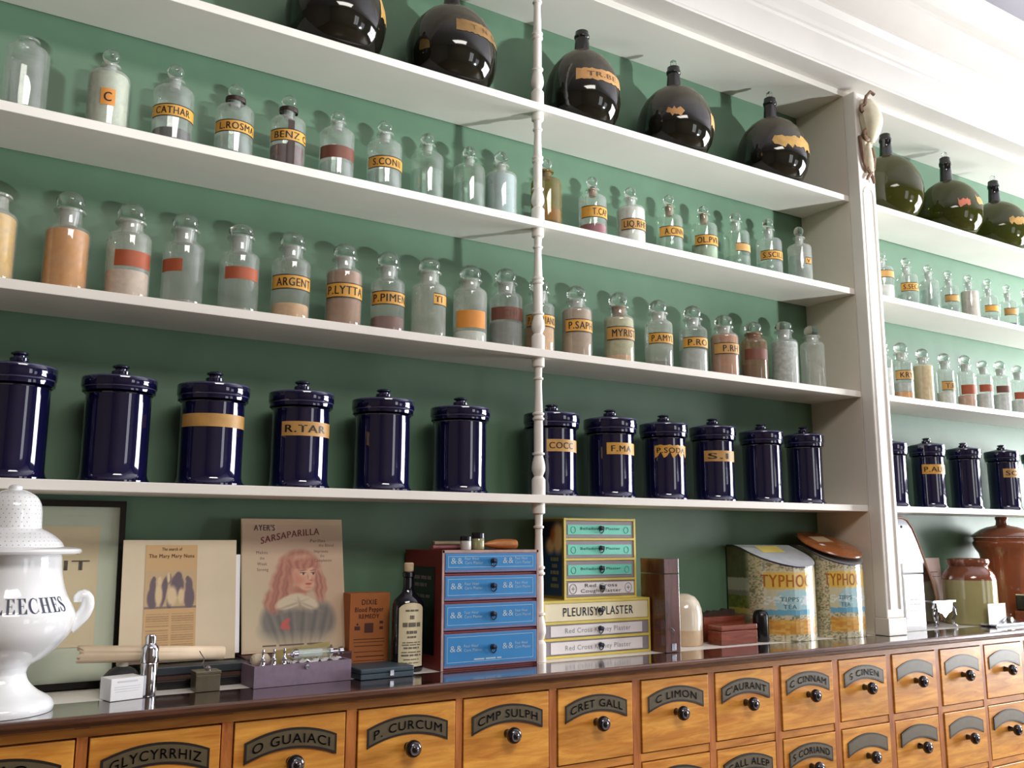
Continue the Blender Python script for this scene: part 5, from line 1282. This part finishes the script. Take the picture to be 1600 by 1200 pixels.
bm = bmesh.new(); tube(bm, [(-.055, 0, .006), (-.02, .003, .012), (.02, -.002, .014), (.06, 0, .006)], .0055, 8); tube(bm, [(-.05, -.012, .006), (-.01, -.006, .020), (.03, .006, .012), (.055, .014, .004)], .0045, 8); sub('jaw', bm, M_steel, tl, True)
bm = nlathe([(0, 0), (.009, 0), (.010, .004), (.010, .012), (0, .014)], seg=14)
for v in bm.verts: v.co = Vector((v.co.x, v.co.z - .02, v.co.y + .012))
sub('screw', bm, M_brass, tl, True)
dbx = thing('dark_box', 'small dark box on a reddish wooden base, cut by the right edge above the tray', 'box', (3.186, 1.778, T + .0066))
sub('base', nbox(-.045, .06, -.022, .018, 0, .036, bev=.003), wood('red_mahogany', rgb(104, 46, 32), rgb(150, 76, 52)), dbx)
sub('body', nbox(-.036, .06, -.02, .016, .0365, .085, bev=.003), M_black, dbx)
sub('top_plate', nbox(-.036, .06, -.02, .016, .0855, .09, bev=.001), M_steel, dbx)
# ------------------------------------------------------------------ camera
cam = bpy.data.cameras.new('camera'); cam.sensor_width = 36.0; cam.sensor_fit = 'HORIZONTAL'
cam.lens = 1429.47 / 1600 * 36.0; cam.clip_start = .05
co = bpy.data.objects.new('camera', cam); COL.objects.link(co)
yaw, pit, rol = .5598, .1665, .0021
cy_, sy_, cp_, sp_ = math.cos(yaw), math.sin(yaw), math.cos(pit), math.sin(pit)
F_ = Vector((sy_ * cp_, cy_ * cp_, sp_)); R0 = Vector((cy_, -sy_, 0)); U0 = R0.cross(F_)
R_ = math.cos(rol) * R0 + math.sin(rol) * U0; U_ = R_.cross(F_)
co.matrix_world = Matrix(((R_.x, U_.x, -F_.x, 0), (R_.y, U_.y, -F_.y, 0), (R_.z, U_.z, -F_.z, 1.5), (0, 0, 0, 1)))
SC.camera = co
# ------------------------------------------------------------------ light
def area(name, loc, target, sx, sy, power, col):
    l = bpy.data.lights.new(name, 'AREA'); l.shape = 'RECTANGLE'; l.size = sx; l.size_y = sy; l.energy = power; l.color = col
    o = bpy.data.objects.new(name, l); COL.objects.link(o); o.location = loc
    d = Vector(target) - Vector(loc); o.rotation_euler = d.to_track_quat('-Z', 'Y').to_euler(); return o
def window_light(name, WW, power, col):
    cx, cz = (WW[0] + WW[1]) / 2, (WW[2] + WW[3]) / 2
    area(name, (cx, -3.16, cz), (cx, 0, cz), WW[1] - WW[0], WW[3] - WW[2], power, col)
PW = dict(front=7, street=12, pave=172, side_lo=285, side_hi=140, overhead_fill=80)
WF = (W1[0], W1[1], .80, W1[3])
window_light('daylight_front', WF, PW['front'], (1, .98, .97))
window_light('daylight_street', W3, PW['street'], (1, .98, .98))
area('sunlit_pavement', (6.0, -4.2, .10), (2.5, 1.9, 2.5), .34, .2, PW['pave'], (.93, .99, 1)).data.spread = math.radians(52)
wy = (W2[0] + W2[1]) / 2
area('daylight_side_low', (6.68, wy, 1.32), (2, 1.0, 1.9), W2[1] - W2[0], 1.0, PW['side_lo'], (.96, .98, 1))
area('daylight_side_high', (6.68, wy, 2.5), (2, 1.0, 1.9), W2[1] - W2[0], 1.1, PW['side_hi'], (.95, .97, 1))
area('overhead_fill_light', (0.6, -1.2, 3.55), (.6, -1.2, 0), 1.6, 1.2, PW['overhead_fill'], (1, .95, .88))  # unseen soft fill added from above, with no fixture
wd = bpy.data.worlds.new('sky'); SC.world = wd; wd.use_nodes = True
nt = wd.node_tree; nt.nodes['Background'].inputs[0].default_value = (.75, .85, 1, 1); nt.nodes['Background'].inputs[1].default_value = 1.0
vs_ = SC.view_settings; vs_.view_transform = 'Standard'; vs_.look = 'None'; vs_.gamma = 1.0; vs_.exposure = 0.2; vs_.use_curve_mapping = False
SC.display_settings.display_device = 'sRGB'
cyc = SC.cycles; cyc.max_bounces = 14; cyc.transparent_max_bounces = 24; cyc.transmission_bounces = 10; cyc.glossy_bounces = 5; cyc.diffuse_bounces = 5
cyc.caustics_reflective = False; cyc.caustics_refractive = False; cyc.sample_clamp_indirect = 6.0
